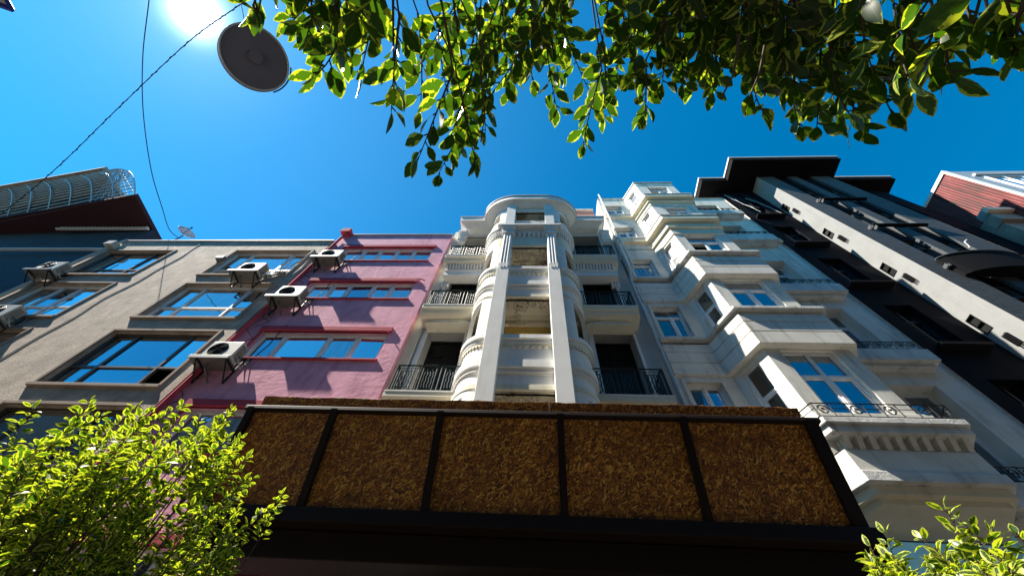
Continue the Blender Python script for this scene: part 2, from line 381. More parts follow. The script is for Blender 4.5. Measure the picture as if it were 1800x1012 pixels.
for i, (a, b, z0, z1) in enumerate(holes):
    left = a < -15
    mb = MB(); w = .09
    for (c0, c1, e0, e1) in ((a-w, a, z0, z1+w), (b, b+w, z0, z1+w), (a, b, z1, z1+w)): mb.pbox(p, c0, c1, -.02, .035, e0, e1)
    mb.build('surround', 'greytrim', t, .006)
    MB().pbox(p, a-.12, b+.1, -.1, .075, z0-.1, z0-.002).build('sill', 'greytrim', t, .006)
    r = i//2
    cols = (.24, .76) if not left else ((.28, .72) if r == 0 else (.34, .6))
    skip = {0: (0, 2), 2: (2,)}.get(r, ()) if not left else ()
    fm = 'brownframe' if r in (2, 3) or (left and r == 0) else 'pvc'
    window(t, p, a, b, z0, z1, -.16, cols, .36 if r else .3, .07, fm, 'pane' if r != 2 else 'pane', skip, 0)
# crack running down the stucco, and the downpipe with its hopper at the left edge
MB().tube([(-15.25+.1*math.sin(z*2.1)*math.sin(z*.7), 7.085, z) for z in np.arange(GZ, 16.1, .4)], .012, 5).build('wall_cable', 'wire', t)
mb = MB(); mb.tube([(-19.2, 6.98, GZ), (-19.2, 6.98, 15.3)], .07, 8); mb.box(-19.36, -18.98, 6.78, 7.09, 15.3, 15.62); mb.tube([(-19.2, 6.98, 15.6), (-19.25, 7.05, 16.3)], .06, 8)
mb.build('drainpipe', 'acwhite', t)
MB().box(-13.32, -12.98, 6.92, 7.1, 14.15, 14.34).build('vent_box', 'acgrey', t, .01)
for j, (x, z) in enumerate(((-9.55, 15.1), (-9.45, 15.1), (-9.35, 14.9))):
    MB().tube([(x, 7.07, z), (x-.1, 7.02, z-1.1), (x-.5, 7.0, z-2.2), (x-.9-.1*j, 6.95, z-2.75)], .018, 5).build('hose', 'acwhite', t)

# ---------------------------------------------------------------- pink building
t = thing('pink_apartment_building', 'pink plastered apartment building with red lintels and wide white windows', 'building', (-6.4, 7.2, GZ))
p = XP(7.2)
pz = [(14.42, 15.72), (11.45, 12.62), (8.25, 9.5), (5.15, 6.42), (2.0, 3.3)]
holes = [(-8.42, -4.4, a, b) for a, b in pz]
mb = wall(MB(), p, -9.17, -3.84, GZ, 17.12, holes, .2)
mb.quad((-3.84, 7.2, GZ), (-3.84, 16, GZ), (-3.84, 16, 17.12), (-3.84, 7.2, 17.12)); mb.quad((-9.17, 7.2, 16.2), (-9.17, 16, 16.2), (-9.17, 16, 17.12), (-9.17, 7.2, 17.12))
mb.quad((-9.17, 7.2, 17.12), (-3.84, 7.2, 17.12), (-3.84, 16, 17.12), (-9.17, 16, 17.12))
mb.build('wall', 'pink', t)
MB().box(-9.17, -3.83, 7.14, 7.4, 17.13, 17.2).build('roof_edge', 'alu', t)
mulls = [(.23, .41, .6, .79), (.22, .385, .61, .785), (.19, .545, .765), (.19, .545, .765), (.25, .5, .75)]
for (a, b, z0, z1), cl in zip(holes, mulls):
    MB().pbox(p, a-.12, b+.06, -.05, .075, z1+.0, z1+.2).build('lintel', 'red', t, .006)
    MB().pbox(p, a-.05, b+.05, -.1, .06, z0-.07, z0-.002).build('sill', 'red', t, .006)
    mb = MB(); mb.pbox(p, a-.1, a-.001, -.02, .03, z0, z1-.001); mb.build('surround', 'red', t)
    window(t, p, a, b, z0, z1, -.12, cl, None, .085, 'pvc', 'pane', (), .03)
mb = MB(); mb.tube([(-9.02, 7.1, GZ), (-9.02, 7.1, 16.5), (-8.85, 7.0, 16.95)], .06, 8); mb.box(-9.15, -8.72, 6.88, 7.19, 16.95, 17.28)
mb.build('drainpipe', 'red', t)
mb = MB()
random.seed(3)
for j in range(7):
    z = 15.8-j*1.35; x = -8.95+random.random()*.35
    mb.tube([(x+.25*math.sin(q*1.7+j), 7.17-.04*abs(math.sin(q*2.+j)), z-q*.22) for q in range(9)], .012, 4)
mb.build('loose_cable', 'wire', t)
mb = MB(); mb.tube([(-4.42, 7.15, 12.6), (-4.2, 7.05, 12.63), (-4.05, 7.1, 12.58)], .03, 5); mb.tube([(-4.45, 7.2, 9.5), (-4.4, 7.02, 9.4)], .02, 5); mb.build('spout', 'pink', t)

# ---------------------------------------------------------------- air conditioners
def make_ac(label):
    t = thing('air_conditioner', label, 'air conditioner', (0, 0, 0), 'air conditioners on the house fronts')
    b = MB().box(-.45, .45, -.47, -.15, 0, .66).build('casing', 'acwhite', t, .02)
    mb = MB(); c = Vector((-.12, -.478, .34)); R = .255
    for k in range(10):
        r = R*(k+1)/10; mb.tube([c+Vector((r*math.cos(q*math.pi/12), 0, r*math.sin(q*math.pi/12))) for q in range(25)], .005, 4)
    for k in range(12): mb.tube([c, c+Vector((R*math.cos(k*math.pi/6), 0, R*math.sin(k*math.pi/6)))], .005, 4)
    mb.build('fan_grille', 'iron', b)
    mb = MB(); mb.slab([c+Vector((R*math.cos(q*math.pi/16), .004, R*math.sin(q*math.pi/16))) for q in range(32)], (0, .003, 0)); mb.build('fan_opening', 'dark', b)
    mb = MB()
    for k in range(9): mb.box(.451, .462, -.42, -.2, .1+k*.055, .125+k*.055)
    mb.build('side_louvre', 'acgrey', b)
    mb = MB(); mb.box(-.66, .47, -.53, -.505, -.09, .03); mb.box(-.66, .47, -.504, -.03, -.05, -.025); mb.build('tray', 'acgrey', t, .008)
    for x in (-.42, .42):
        mb = MB(); mb.box(x-.02, x+.02, -.50, 0, -.09, -.052); mb.box(x-.02, x+.02, -.04, -.002, -.09, .5); mb.bar((x, -.5, -.08), (x, -.03, -.5), .04)
        mb.box(x-.02, x+.02, -.04, -.002, -.52, -.09); mb.build('bracket', 'iron', t)
    for pts_, r_, m_ in (([(.46, -.3, .15), (.58, -.28, .05), (.62, -.12, -.05), (.55, -.02, .2), (.5, -.01, .5)], .02, 'acwhite'), ([(.46, -.25, .25), (.6, -.2, .2), (.66, -.1, .05), (.6, -.02, .4), (.72, -.02, 1.1), (.68, -.02, 2.1)], .016, 'wire'), ([(-.2, -.3, -.05), (-.15, -.3, -.25), (-.1, -.1, -.35), (0, -.02, -.5)], .02, 'acgrey')): MB().tube(pts_, r_, 6).build('hose', m_, t)
    return t
def dup(o, loc, label):
    c = o.copy(); C.objects.link(c); c.location = loc; c['label'] = label
    for ch in o.children:
        d = ch.copy(); C.objects.link(d); d.parent = c
        for gch in ch.children:
            e = gch.copy(); C.objects.link(e); e.parent = d
    return c
ac = make_ac('white air conditioner beside the lowest wide window of the pink house'); ac.location = (-8.55, 7.2, 7.72)
dup(ac, (-8.35, 7.2, 10.85), 'grey stained air conditioner beside the middle wide window of the pink house')
dup(ac, (-8.3, 7.2, 13.85), 'air conditioner just under the roof corner of the pink house')
dup(ac, (-10.75, 7.1, 12.45), 'air conditioner in front of the top right window of the grey house')
dup(ac, (-19.0, 7.1, 12.5), 'pale air conditioner between the two upper windows at the grey house edge')
dup(ac, (-17.2, 7.1, 9.35), 'air conditioner with dark side vents under the second left window of the grey house')

# ---------------------------------------------------------------- white house with the bowed bay
t = thing('white_house', 'white house with a bowed bay between two tall pillars and black railed balconies', 'building', (-.1, 7.4, GZ))
p = XP(7.4); YW = 7.4
floors = [(2.95, 6.25), (6.65, 9.95), (10.42, 13.65), (14.07, 17.4)]
LO, RO = (-3.29, -2.12), (1.82, 3.03)
holes = []
for z0, z1 in floors: holes += [(LO[0], LO[1], z0, z1), (RO[0], RO[1], z0, z1)]
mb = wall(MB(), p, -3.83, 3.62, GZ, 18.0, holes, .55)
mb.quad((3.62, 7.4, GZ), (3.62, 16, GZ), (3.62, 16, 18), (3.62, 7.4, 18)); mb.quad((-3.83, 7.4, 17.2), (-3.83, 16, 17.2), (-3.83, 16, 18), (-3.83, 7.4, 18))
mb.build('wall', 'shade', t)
MB().pbox(p, -3.83, -3.52, -.1, .05, GZ, 17.9).build('corner_pier', 'cream', t)
for (a, b, z0, z1) in holes:
    w = window(t, p, a, b, z0, z1, -.5, (.5,), .8, .05, 'iron', 'doorglass', (), .06)
    mb = MB(); s = .14
    o0, o1 = (a-s, a) , (b, b+.09)
    mb.pbox(p, a-s, a, -.05, .04, z0, z1+s+.12); mb.pbox(p, b, b+s*.6, -.05, .04, z0, z1+s+.12); mb.pbox(p, a, b, -.05, .04, z1, z1+s+.12)
    mb.build('door_surround', 'white', t, .006)
def railing(parent, x0, x1, yf, yb, z0, h, ends):
    """iron balcony railing: front run with framed panels of wavy bars, one return to the wall"""
    mb = MB(); r = .016
    def run(a, b, npan):
        a = Vector(a); b = Vector(b); d = b-a; U = Vector((0, 0, 1))
        for zz in (.06, h): mb.bar(a+U*zz, b+U*zz, .042)
        mb.bar(a+U*(h-.1), b+U*(h-.1), .016)
        for i in range(npan+1): mb.bar(a+d*(i/npan), a+d*(i/npan)+U*h, .032)
        for i in range(npan):
            A = a+d*((i+.2)/npan); B = a+d*((i+.8)/npan)
            for Q in (A, B): mb.bar(Q+U*.06, Q+U*(h-.1), .034)
            mb.bar(A+U*(h-.2), B+U*(h-.2), .016); mb.bar(A+U*.14, B+U*.14, .016); mb.bar(A+(B-A)*.3+U*(h-.1), A+(B-A)*.3+U*(h-.2), .012); mb.bar(A+(B-A)*.7+U*(h-.1), A+(B-A)*.7+U*(h-.2), .012)
            n = d.normalized()
            for k in range(4):
                c0 = A+(B-A)*((k+.8)/4.6)
                mb.tube([c0+n*.012*math.sin(q*1.57+k)+U*(.16+q*(h-.38)/10) for q in range(11)], .019, 4)
            if i == npan//2:
                for k in range(5): mb.tube([A+(B-A)*(k/5)+U*(h+.0), A+(B-A)*((k+.5)/5)+U*(h+.07), A+(B-A)*((k+1)/5)+U*h], .009, 4)
    run((x0, yf, z0), (x1, yf, z0), 3)
    for x in ends: run((x, yf, z0), (x, yb, z0), 1)
    return mb.build('railing', 'irong', parent)
SF = 6.75
for zi, z0 in enumerate((2.95, 6.65, 10.42, 14.07)):
    for x0, x1, e in ((-3.53, -1.72, -3.47), (1.4, 3.24, 3.17)):
        mb = MB()
        pr = [(SF, z0-.02), (SF, z0-.17), (SF+.05, z0-.2), (SF+.08, z0-.36), (SF+.16, z0-.44), (YW, z0-.44), (YW, z0-.02)]
        mb.slab([(x0, y, z) for y, z in pr], (x1-x0, 0, 0))
        bal = mb.build('balcony', 'cream', t, .008)
        MB().box(x0+.005, x1-.005, SF-.014, YW, z0-.0195, z0+.02).build('balcony_floor', 'white', bal)
        railing(bal, x0+.06, x1-.03, SF+.06, YW-.02, z0+.02, .93, (e,))
        if zi == 2:                                         # curved apron below the slab
            N = 14; xa, xb = x0+.2, x1-.16
            pts = [(xa, SF+.24, z0-.66), (xb, SF+.24, z0-.66)]+[(xb-(xb-xa)*i/N, SF+.24, z0-.66+.215*math.sin(math.pi*i/N)**.7) for i in range(1, N)]
            MB().slab(pts, (0, .38, 0)).build('apron', 'cream', bal)
        if zi == 3:                                         # row of corbels
            MB().box(x0+.1, x1-.1, 7.04, YW+.02, 12.93, z0-.442).build('lintel', 'white', bal)
            mb = MB()
            for k in range(13):
                xx = x0+.14+k*(x1-x0-.28)/13; mb.slab([(xx, 7.039, 13.60), (xx, 6.9, 13.60), (xx, 6.92, 13.48), (xx, 7.039, 13.30)], (.07, 0, 0))
            mb.box(x0+.1, x1-.1, 7.0, 7.039, 13.22, 13.29); mb.build('corbel_row', 'white', bal)
            mb = MB()
            for k in range(3):
                xx = x0+.04 if e < 0 else x1-.36; mb.box(xx+k*.11, xx+k*.11+.08, YW-.09, YW+.01, z0-1.5, z0-.745)
            mb.build('fluting', 'white', t)
# flutes beside the topmost openings
for x0 in (-3.5, 3.16):
    mb = MB()
    for k in range(5): mb.box(x0-.08+k*.015, x0+.36-k*.015, 7.1+k*.03, 7.39, 17.55-k*.22-.16, 17.55-k*.22)
    mb.build('stepped_capital', 'white', t)
# the bay profile in plan, pushed out by o
XC = -.175
def bay(o=0., hw=1.03, yf=6.1, n=12, back=7.5, rx=.67, ry=.8):
    L = []
    for i in range(n+1):
        a = math.pi*.5*i/n; L.append((XC-hw-(rx+o)*math.cos(a), yf+ry-(ry+o)*math.sin(a)))
    R = [(2*XC-x, y) for x, y in reversed(L)]
    return [(L[0][0], back)]+L+R+[(R[-1][0], back)]
def stack(rows, name, m, bevel=.01):
    mb = MB()
    for z0, z1, o in rows: mb.prism(bay(o), z0, z1)
    return mb.build(name, m, t, bevel)
stack([(GZ, 4.1, 0)], 'bay_base', 'white')
stack([(6.25, 6.6, -.04), (7.03, 7.68, -.04)], 'bay_panel', 'white'); stack([(10.0, 10.35, -.04), (10.78, 11.43, -.04)], 'bay_panel', 'white')
for z in (6.1, 9.85):
    stack([(z, z+.15, .02)], 'bay_beam', 'cream'); stack([(z+.5, z+.54, -.02), (z+.541, z+.58, .01), (z+.581, z+.68, -.01), (z+.681, z+.93, .05)], 'bay_ledge', 'white')
    stack([(z+1.58, z+1.70, .02), (z+1.701, z+1.87, .07)], 'bay_cap', 'white')
    # scalloped valance under the cap, following the bow
    pr = bay(.0)[1:-1]; mb = MB(); zt = z+1.58; acc = []
    for (x0, y0), (x1, y1) in zip(pr, pr[1:]):
        Lg = math.hypot(x1-x0, y1-y0); k = max(1, round(Lg/.16))
        for q in range(k): acc.append(((x0+(x1-x0)*q/k, y0+(y1-y0)*q/k), (x0+(x1-x0)*(q+1)/k, y0+(y1-y0)*(q+1)/k)))
    for (a, b) in acc:
        nn = Vector((b[1]-a[1], a[0]-b[0], 0)).normalized()*.03
        pts = [(a[0]+(b[0]-a[0])*q/6, a[1]+(b[1]-a[1])*q/6, zt-.05-.09*math.sin(math.pi*q/6)) for q in range(7)]
        mb.slab([(a[0], a[1], zt)]+pts+[(b[0], b[1], zt)], -nn*2)
    mb.build('scalloped_trim', 'cream', t)
stack([(13.5, 14.25, 0)], 'bay_beam', 'cream'); stack([(14.6, 14.72, .06), (14.721, 14.85, .11), (14.851, 15.1, .16)], 'bay_cornice', 'white'); stack([(14.251, 14.599, -.02)], 'bay_panel', 'white')
rows = []
for k in range(6): rows += [(15.101+k*.158, 15.2+k*.158, .05), (15.2005+k*.158, 15.258+k*.158, .0)]
stack(rows, 'ribbed_panel', 'white', .005)
pr = bay(.03)[1:-1]; mb = MB()
for (x0, y0), (x1, y1) in zip(pr, pr[1:]):
    Lg = math.hypot(x1-x0, y1-y0); k = max(1, round(Lg/.19)); nn = Vector((y1-y0, x0-x1, 0)).normalized()*.09
    for q in range(k):
        a = Vector((x0+(x1-x0)*(q+.15)/k, y0+(y1-y0)*(q+.15)/k, 0)); b = Vector((x0+(x1-x0)*(q+.7)/k, y0+(y1-y0)*(q+.7)/k, 0)); Z = Vector((0, 0, 1))
        s1 = 1 if nn.y < 0 else -1; n1 = nn*s1
        mb.hexa([a+Z*14.36, b+Z*14.36, b-n1+Z*14.3, a-n1+Z*14.3], [a+n1+Z*14.598, b+n1+Z*14.598, b-n1+Z*14.598, a-n1+Z*14.598])
mb.build('dentil_row', 'white', t)
stack([(17.3, 17.65, 0)], 'bay_beam', 'white')
# curved side walls with arched openings, per storey
def bayside(z0, z1, side):
    mb = MB(); mi = MB(); n = 24; pr = []
    for i in range(n+1):
        a = math.pi*.5*i/n; pr.append((XC+side*(1.03+.67*math.cos(a)), 6.9-.8*math.sin(a), -side*.0))
    # i=0 at the wall end, i=n at the pillar
    i0, i1 = 4, 17
    H = z1-z0
    def top(i):
        f = (i-i0)/(i1-i0)
        return z0+H*(.62+.30*math.sqrt(max(0, 1-(1-f)**2)))
    def pt(i, z, k=0): x, y, _ = pr[i]; return (x-side*k*.7, y+k*.7, z)
    for i in range(n):
        if i0 <= i < i1:
            za, zb = top(i), top(i+1)
            mb.quad(pt(i, za), pt(i+1, zb), pt(i+1, z1), pt(i, z1)); mb.quad(pt(i, za), pt(i+1, zb), pt(i+1, zb, .14), pt(i, za, .14))
        else: mb.quad(pt(i, z0), pt(i+1, z0), pt(i+1, z1), pt(i, z1))
    for i in (i0, i1): mb.quad(pt(i, z0), pt(i, top(i)), pt(i, top(i), .14), pt(i, z0, .14))
    x, y, _ = pr[0]; mb.quad((x, y, z0), (x, 7.4, z0), (x, 7.4, z1), (x, y, z1))
    return mb.build('arched_wall', 'white', t, recalc=False)
storeys = [(4.1, 6.1), (7.97, 9.85), (11.72, 13.5), (16.05, 17.3)]
for z0, z1 in storeys:
    bayside(z0, z1, -1); bayside(z0, z1, 1)
    rm = MB(); rm.prism([(x, y+.03) for x, y in bay(-.02, back=6.97)], z1-.05, z1-.003); rm.build('room_ceiling', 'ceil', t)
    MB().box(-1.7, 1.35, 7.0, 7.05, z1-.62, z1-.25).build('room_wall', 'ochre', t); MB().box(-1.7, 1.35, 7.0, 7.05, z0-1, z1-.621).build('room_glass', 'doorglass', t)
    mb = MB(); mb.box(-1.7, 1.35, 6.9, 7.05, z1-.249, z1-.06); mb.box(-1.6, 1.25, 6.72, 6.78, z1-.12, z1-.055)
    for k in range(5): mb.box(-1.45+k*.56, -1.05+k*.56, 6.78, 6.83, z1-.1, z1-.055)
    mb.build('ceiling_moulding', 'ceil', t)
    MB().box(-1.0, .65, 6.16, 6.22, z1-.05, z1-.04).build('head_track', 'iron', t)
# pillars with a fluted stage
for x0, x1 in ((-1.2, -.81), (.47, .85)):
    mb = MB(); mb.box(x0, x1, 5.94, 6.5, GZ, 11.5); mb.box(x0+.02, x1-.02, 6.0, 6.5, 11.501, 14.4); mb.box(x0, x1, 5.92, 6.5, 15.1, 17.649)
    pi = mb.build('pillar', 'white', t, .008)
    mb = MB()
    for k in range(3):
        xx = x0+.09+k*(x1-x0-.18)/2; mb.tube([(xx, 5.985, 11.75), (xx, 5.985, 14.25)], .052, 10); mb.slab([(xx-.06, 5.94, 11.75), (xx+.06, 5.94, 11.75), (xx+.02, 5.94, 11.4), (xx-.06, 5.94, 11.55)], (0, -.02, 0))
    mb.build('flutes', 'white', pi)
    mb = MB(); mb.box(x0-.03, x1+.03, 5.9, 6.5, 14.35, 14.7); mb.box(x0-.1, x1+.1, 5.84, 6.5, 14.701, 14.9); mb.build('capital', 'white', pi, .01)
MB().box(-1.45, 1.1, 5.8, 6.4, 14.9, 15.02).build('capital_slab', 'white', t, .01)
# roof canopy: straight wings and a bowed middle
def canopy(o, yf=5.69, yw=6.75, xl=-3.56, xr=3.35):
    L = []
    for i in range(15):
        a = math.pi*.5*i/14; L.append((XC-.6-(1.6+o)*math.cos(a), yw-(yw-yf)*math.sin(a)-o))
    R = [(2*XC-x, y) for x, y in reversed(L)]
    return [(xl-o, 9), (xl-o, yw-o)]+L+R+[(xr+o, yw-o), (xr+o, 9)]
mb = MB(); mb.prism(canopy(-.30), 17.66, 17.9, canopy(-.06)); mb.prism(canopy(0), 17.901, 18.3); mb.build('roof_canopy', 'white', t, .015)
MB().prism(canopy(.04), 18.301, 18.38).build('roof_edge', 'pipe', t)
MB().box(-1.8, 1.45, 7.41, 9.9, 17.66, 18.2).build('attic', 'shade', t)
# downpipe
mb = MB(); mb.tube([(3.64, 7.3, GZ), (3.64, 7.3, 13.0), (3.72, 7.2, 13.6), (3.72, 7.2, 16.6)], .055, 8)
for z in range(0, 16, 3): mb.tube([(3.64, 7.3, z-.06), (3.64, 7.3, z+.06)], .07, 8)
mb.build('drainpipe', 'pipe', t)

# ---------------------------------------------------------------- cream house with the canted bay
t = thing('cream_house', 'cream weathered house with a canted bay of stepped ledges and a black railed ledge', 'building', (7, 7.4, GZ))
KX = (3.78, 5.15, 5.68, 8.0, 8.53, 11.1); YB, YF = 7.4, 6.3
def canted(o=0., full=True, left=True, right=True, back=7.6):
    s = .45*o
    pts = [(5.15-s, YB-o), (5.68-s*1.4, YF-o), (8.0+s*1.4, YF-o), (8.53+s, YB-o)]
    pre = [(KX[0], back), (KX[0], YB-o)] if left else [(5.15-s, back)]
    post = [(KX[5], YB-o), (KX[5], back)] if right else [(8.53+s, back)]
    return pre+pts+post
def cst(rows, name, m, bevel=.01, parent=None, **kw):
    mb = MB()
    for z0, z1, o in rows: mb.prism(canted(o, **kw), z0, z1)
    return mb.build(name, m, parent or t, bevel)
levels = [(5.9, 8.1), (9.62, 11.75), (13.32, 15.5), (17.1, 19.2), (20.3, 22.6)]
lw = [(5.9, 7.84), (9.64, 11.45), (13.34, 15.05), (17.12, 18.6), (20.32, 21.9)]
holes = [(3.99, 4.92, a, b) for a, b in lw]
mb = wall(MB(), XP(7.46), 3.78, 5.3, GZ, 23.2, holes, .2)
mb.quad((3.79, 7.46, GZ), (3.79, 16, GZ), (3.79, 16, 23.2), (3.79, 7.46, 23.2)); mb.quad((11.1, 7.46, GZ), (11.1, 16, GZ), (11.1, 16, 23.2), (11.1, 7.4, 23.2))
mb.quad((3.78, 7.4, 23.2), (11.1, 7.4, 23.2), (11.1, 16, 23.2), (3.78, 16, 23.2))
# right-hand part with the recessed balconies
rh = [(8.75, 10.25, 5.1, 7.9), (8.75, 10.25, 9.0, 11.5), (8.75, 10.25, 12.6, 15.0), (8.75, 10.25, 16.9, 18.9), (8.75, 10.25, 20.2, 22.0)]
wall(mb, XP(7.46), 8.45, 11.1, GZ, 23.2, rh, .4); mb.build('wall', 'bay', t)
for i, (a, b, z0, z1) in enumerate(holes):
    if i == 0: window(t, XP(7.46), a, b, z0, z1, -.14, (.5,), None, .06, 'pvc', 'paneblue', (), .04)
    elif i in (1,): window(t, XP(7.46), a, b, z0, z1, -.14, (.62,), .74, .055, 'pvc', 'panedark', (), .04, rowcols=1)
    else: window(t, XP(7.46), a, b, z0, z1, -.14, (.6,) if i > 2 else (), .8, .055, 'pvc', 'panemid', (), .04, rowcols=1)
    mb = MB(); q = XP(7.46)
    mb.pbox(q, a-.1, a, -.02, .03, z0, z1+.12); mb.pbox(q, b, b+.1, -.02, .03, z0, z1+.12); mb.pbox(q, a, b, -.02, .03, z1, z1+.12); mb.build('window_surround', 'bay', t, .006)
for (a, b, z0, z1) in rh: window(t, XP(7.46), a, b, z0, z1, -.36, (.5,), .72, .07, 'pvc', 'paneblue', (), .05)
for k, (z, h) in enumerate(((5.0, .5), (8.95, .45), (12.55, .5), (17.05, .62), (20.25, .5))):
    mb = MB(); mb.box(8.45, 10.75, 7.12, 7.459, z-h, z); mb.box(8.6, 10.6, 7.25, 7.458, z-h-.14, z-h-.001); sl_ = mb.build('balcony', 'worn', t, .015)
    mb = MB(); U = Vector((0, 0, 1)); x0, x1 = 8.55, 10.65
    for zz in (.04, .34): mb.bar((x0, 7.16, z+zz), (x1, 7.16, z+zz), .024)
    for q in range(8):
        xx = x0+(x1-x0)*q/7; mb.bar((xx, 7.16, z), (xx, 7.16, z+.36), .02)
        if q < 7:
            c = Vector((xx+.15, 7.16, z+.19))
            for s in (1, -1): mb.tube([c+Vector((s*.1*(1-w/12)*math.cos(w*.8), 0, .13*(1-w/14)*math.sin(w*.8))) for w in range(12)], .009, 4)
    mb.build('railing', 'iron', sl_)
# bay storeys
WP = -.2
pts = canted(WP, left=False, right=False)[1:-1]
planes = [PL(pts[0], pts[1]), PL(pts[1], pts[2]), PL(pts[2], pts[3])]
for i, (z0, z1) in enumerate(levels):
    mb = MB(); L0, L1 = planes[0].L, planes[1].L
    h0 = (.40, L0-.30, z0+.05, z1-.12); fr = (.36, L1-.42, z0+.02, z1-.05) if i < 3 else (.55, L1-.45, z0+.02, z1-.3)
    h2 = (.30, L0-.40, z0+.05, z1-.12)
    for pl, h in zip(planes, (h0, fr, h2)): wall(mb, pl, 0, pl.L, z0-.02, z1+.02, [h], .14)
    mb.build('bay_wall', 'bay', t)
    pm = ('paneblue', 'paneblue', 'panedark', 'panemid', 'paneblue')[i]
    if i == 0: window(t, planes[1], *fr, -.1, (.5,), .6, .075, 'pvc', pm, (), .045)
    elif i < 3: window(t, planes[1], *fr, -.1, (.5,), .72, .075, 'pvc', pm, (0,) if i == 2 else (), .045, rowcols=1)
    else: window(t, planes[1], *fr, -.1, (.5,), .8, .07, 'pvc', pm, (0,), .045, rowcols=1)
    window(t, planes[0], *h0, -.1, (), .55, .065, 'pvc', 'panedark' if i < 3 else 'panemid', (), .045)
    window(t, planes[2], *h2, -.1, (), .55, .065, 'pvc', 'panedark', (), .045)
# banded aprons under the windows
for zb, sill in ((8.1, 9.5), (11.75, 13.2)):
    cst([(zb, zb+.46, 0), (zb+.461, zb+.49, -.04), (zb+.491, zb+.9, 0), (zb+.901, zb+.93, -.04), (zb+.931, zb+1.27, 0)], 'apron', 'bay', right=False)
    cst([(zb+1.271, sill-.001, -.06)], 'apron_neck', 'bay', right=False)
    cst([(sill, sill+.11, .12)], 'ledge', 'worn', right=False)
cst([(15.5, 16.05, -.16), (16.051, 16.14, -.06), (16.141, 16.68, -.14)], 'apron', 'cream', right=False)
cst([(16.681, 17.02, .08)], 'cornice_slab', 'cream', .02); cst([(17.021, 17.1, .11)], 'ledge', 'worn', .01, right=False)
cst([(19.2, 19.5, -.16), (19.501, 19.58, -.07), (19.581, 19.9, -.14)], 'apron', 'cream', right=False)
cst([(19.901, 20.22, .06)], 'cornice_slab', 'cream', .02, right=False); cst([(20.221, 20.3, .09)], 'ledge', 'worn', .01, right=False)
cst([(22.6, 23.06, -.18)], 'parapet', 'bay', right=False); cst([(23.061, 23.14, -.12)], 'roof_edge', 'pipe', right=False)
# low volume under the bay, with corbels and the railed ledge
cst([(4.551, 5.0, -.02)], 'apron', 'bay', left=False, right=False); cst([(5.001, 5.25, -.1)], 'apron_neck', 'bay', left=False, right=False); cst([(5.55, 5.9, -.05)], 'apron', 'bay', left=False, right=False)
cst([(4.36, 4.55, .02)], 'ledge', 'worn', .012, left=False, right=False)
cst([(4.2, 4.359, -.1)], 'soffit_step', 'cream', left=False, right=False); cst([(4.1, 4.199, -.22)], 'soffit_step', 'cream', left=False, right=False)
for k in range(10):
    x = 5.78+k*.235; MB().slab([(x, YF+.1, 5.02), (x, YF+.04, 5.02), (x, YF-.08, 5.249), (x, YF+.1, 5.249)], (.1, 0, 0)).build('corbel', 'bay', t)
for k in range(4):
    f = (k+.4)/4.2; x = 5.15+f*.53; y = YB+(YF-YB)*f; MB().hexa([(x, y, 5.02), (x+.05, y-.09, 5.02), (x+.14, y-.06, 5.02), (x+.1, y+.03, 5.02)], [(x-.14, y-.02, 5.249), (x-.08, y-.12, 5.249), (x+.14, y-.06, 5.249), (x+.1, y+.03, 5.249)]).build('corbel', 'bay', t)
ls = cst([(5.25, 5.42, .16), (5.421, 5.55, .22)], 'balcony', 'worn', .012, left=False, right=False)
mb = MB(); pp = [Vector((x, y, 0)) for x, y in canted(.17, left=False, right=False)[1:-1]]
for a, b in zip(pp, pp[1:]):
    n = max(2, round((b-a).length/.33)); U = Vector((0, 0, 1))
    for zz in (5.6, 5.93): mb.bar(a+U*zz, b+U*zz, .026)
    for q in range(n+1):
        c = a+(b-a)*q/n; mb.bar(c+U*5.55, c+U*5.94, .022)
        if q < n and q % 2 == 0:
            e = (b-a).normalized(); c2 = a+(b-a)*(q+.5)/n+U*5.76
            for s in (1, -1): mb.tube([c2+e*(s*.12*(1-w/13)*math.cos(w*.8))+U*(.14*(1-w/15)*math.sin(w*.8)) for w in range(13)], .011, 4)
        elif q < n: mb.bar(c+U*5.8, a+(b-a)*(q+1)/n+U*5.8, .016)
mb.build('railing', 'iron', ls)
# ground storeys below the bay
mb = MB(); mb.box(4.2, 10.9, 7.3, 7.39, 2.4, 3.1); mb.box(4.2, 10.9, 7.33, 7.39, GZ, 2.399); mb.build('shop_front', 'leftwall', t)
MB().box(3.8, 11.0, 7.22, 7.39, 3.101, 3.4).build('shop_cornice', 'bay', t, .01)
mb = MB(); mb.tube([(3.95, 7.28, 14.0), (3.95, 7.28, 17.4)], .05, 8); mb.tube([(3.9, 7.25, 18.0), (3.9, 7.25, 22.8), (3.86, 7.2, 23.3)], .05, 8); mb.build('drainpipe', 'bay', t)
tt = thing('salmon_house', 'salmon plastered house wall showing above the white house canopy', 'building', (2, 10.5, GZ))
mb = MB(); mb.box(-1.5, 3.77, 8.6, 15, GZ, 24.4); mb.build('wall', 'orange', tt); MB().box(-1.6, 3.77, 8.5, 15, 24.401, 24.55).build('roof_edge', 'worn', tt)

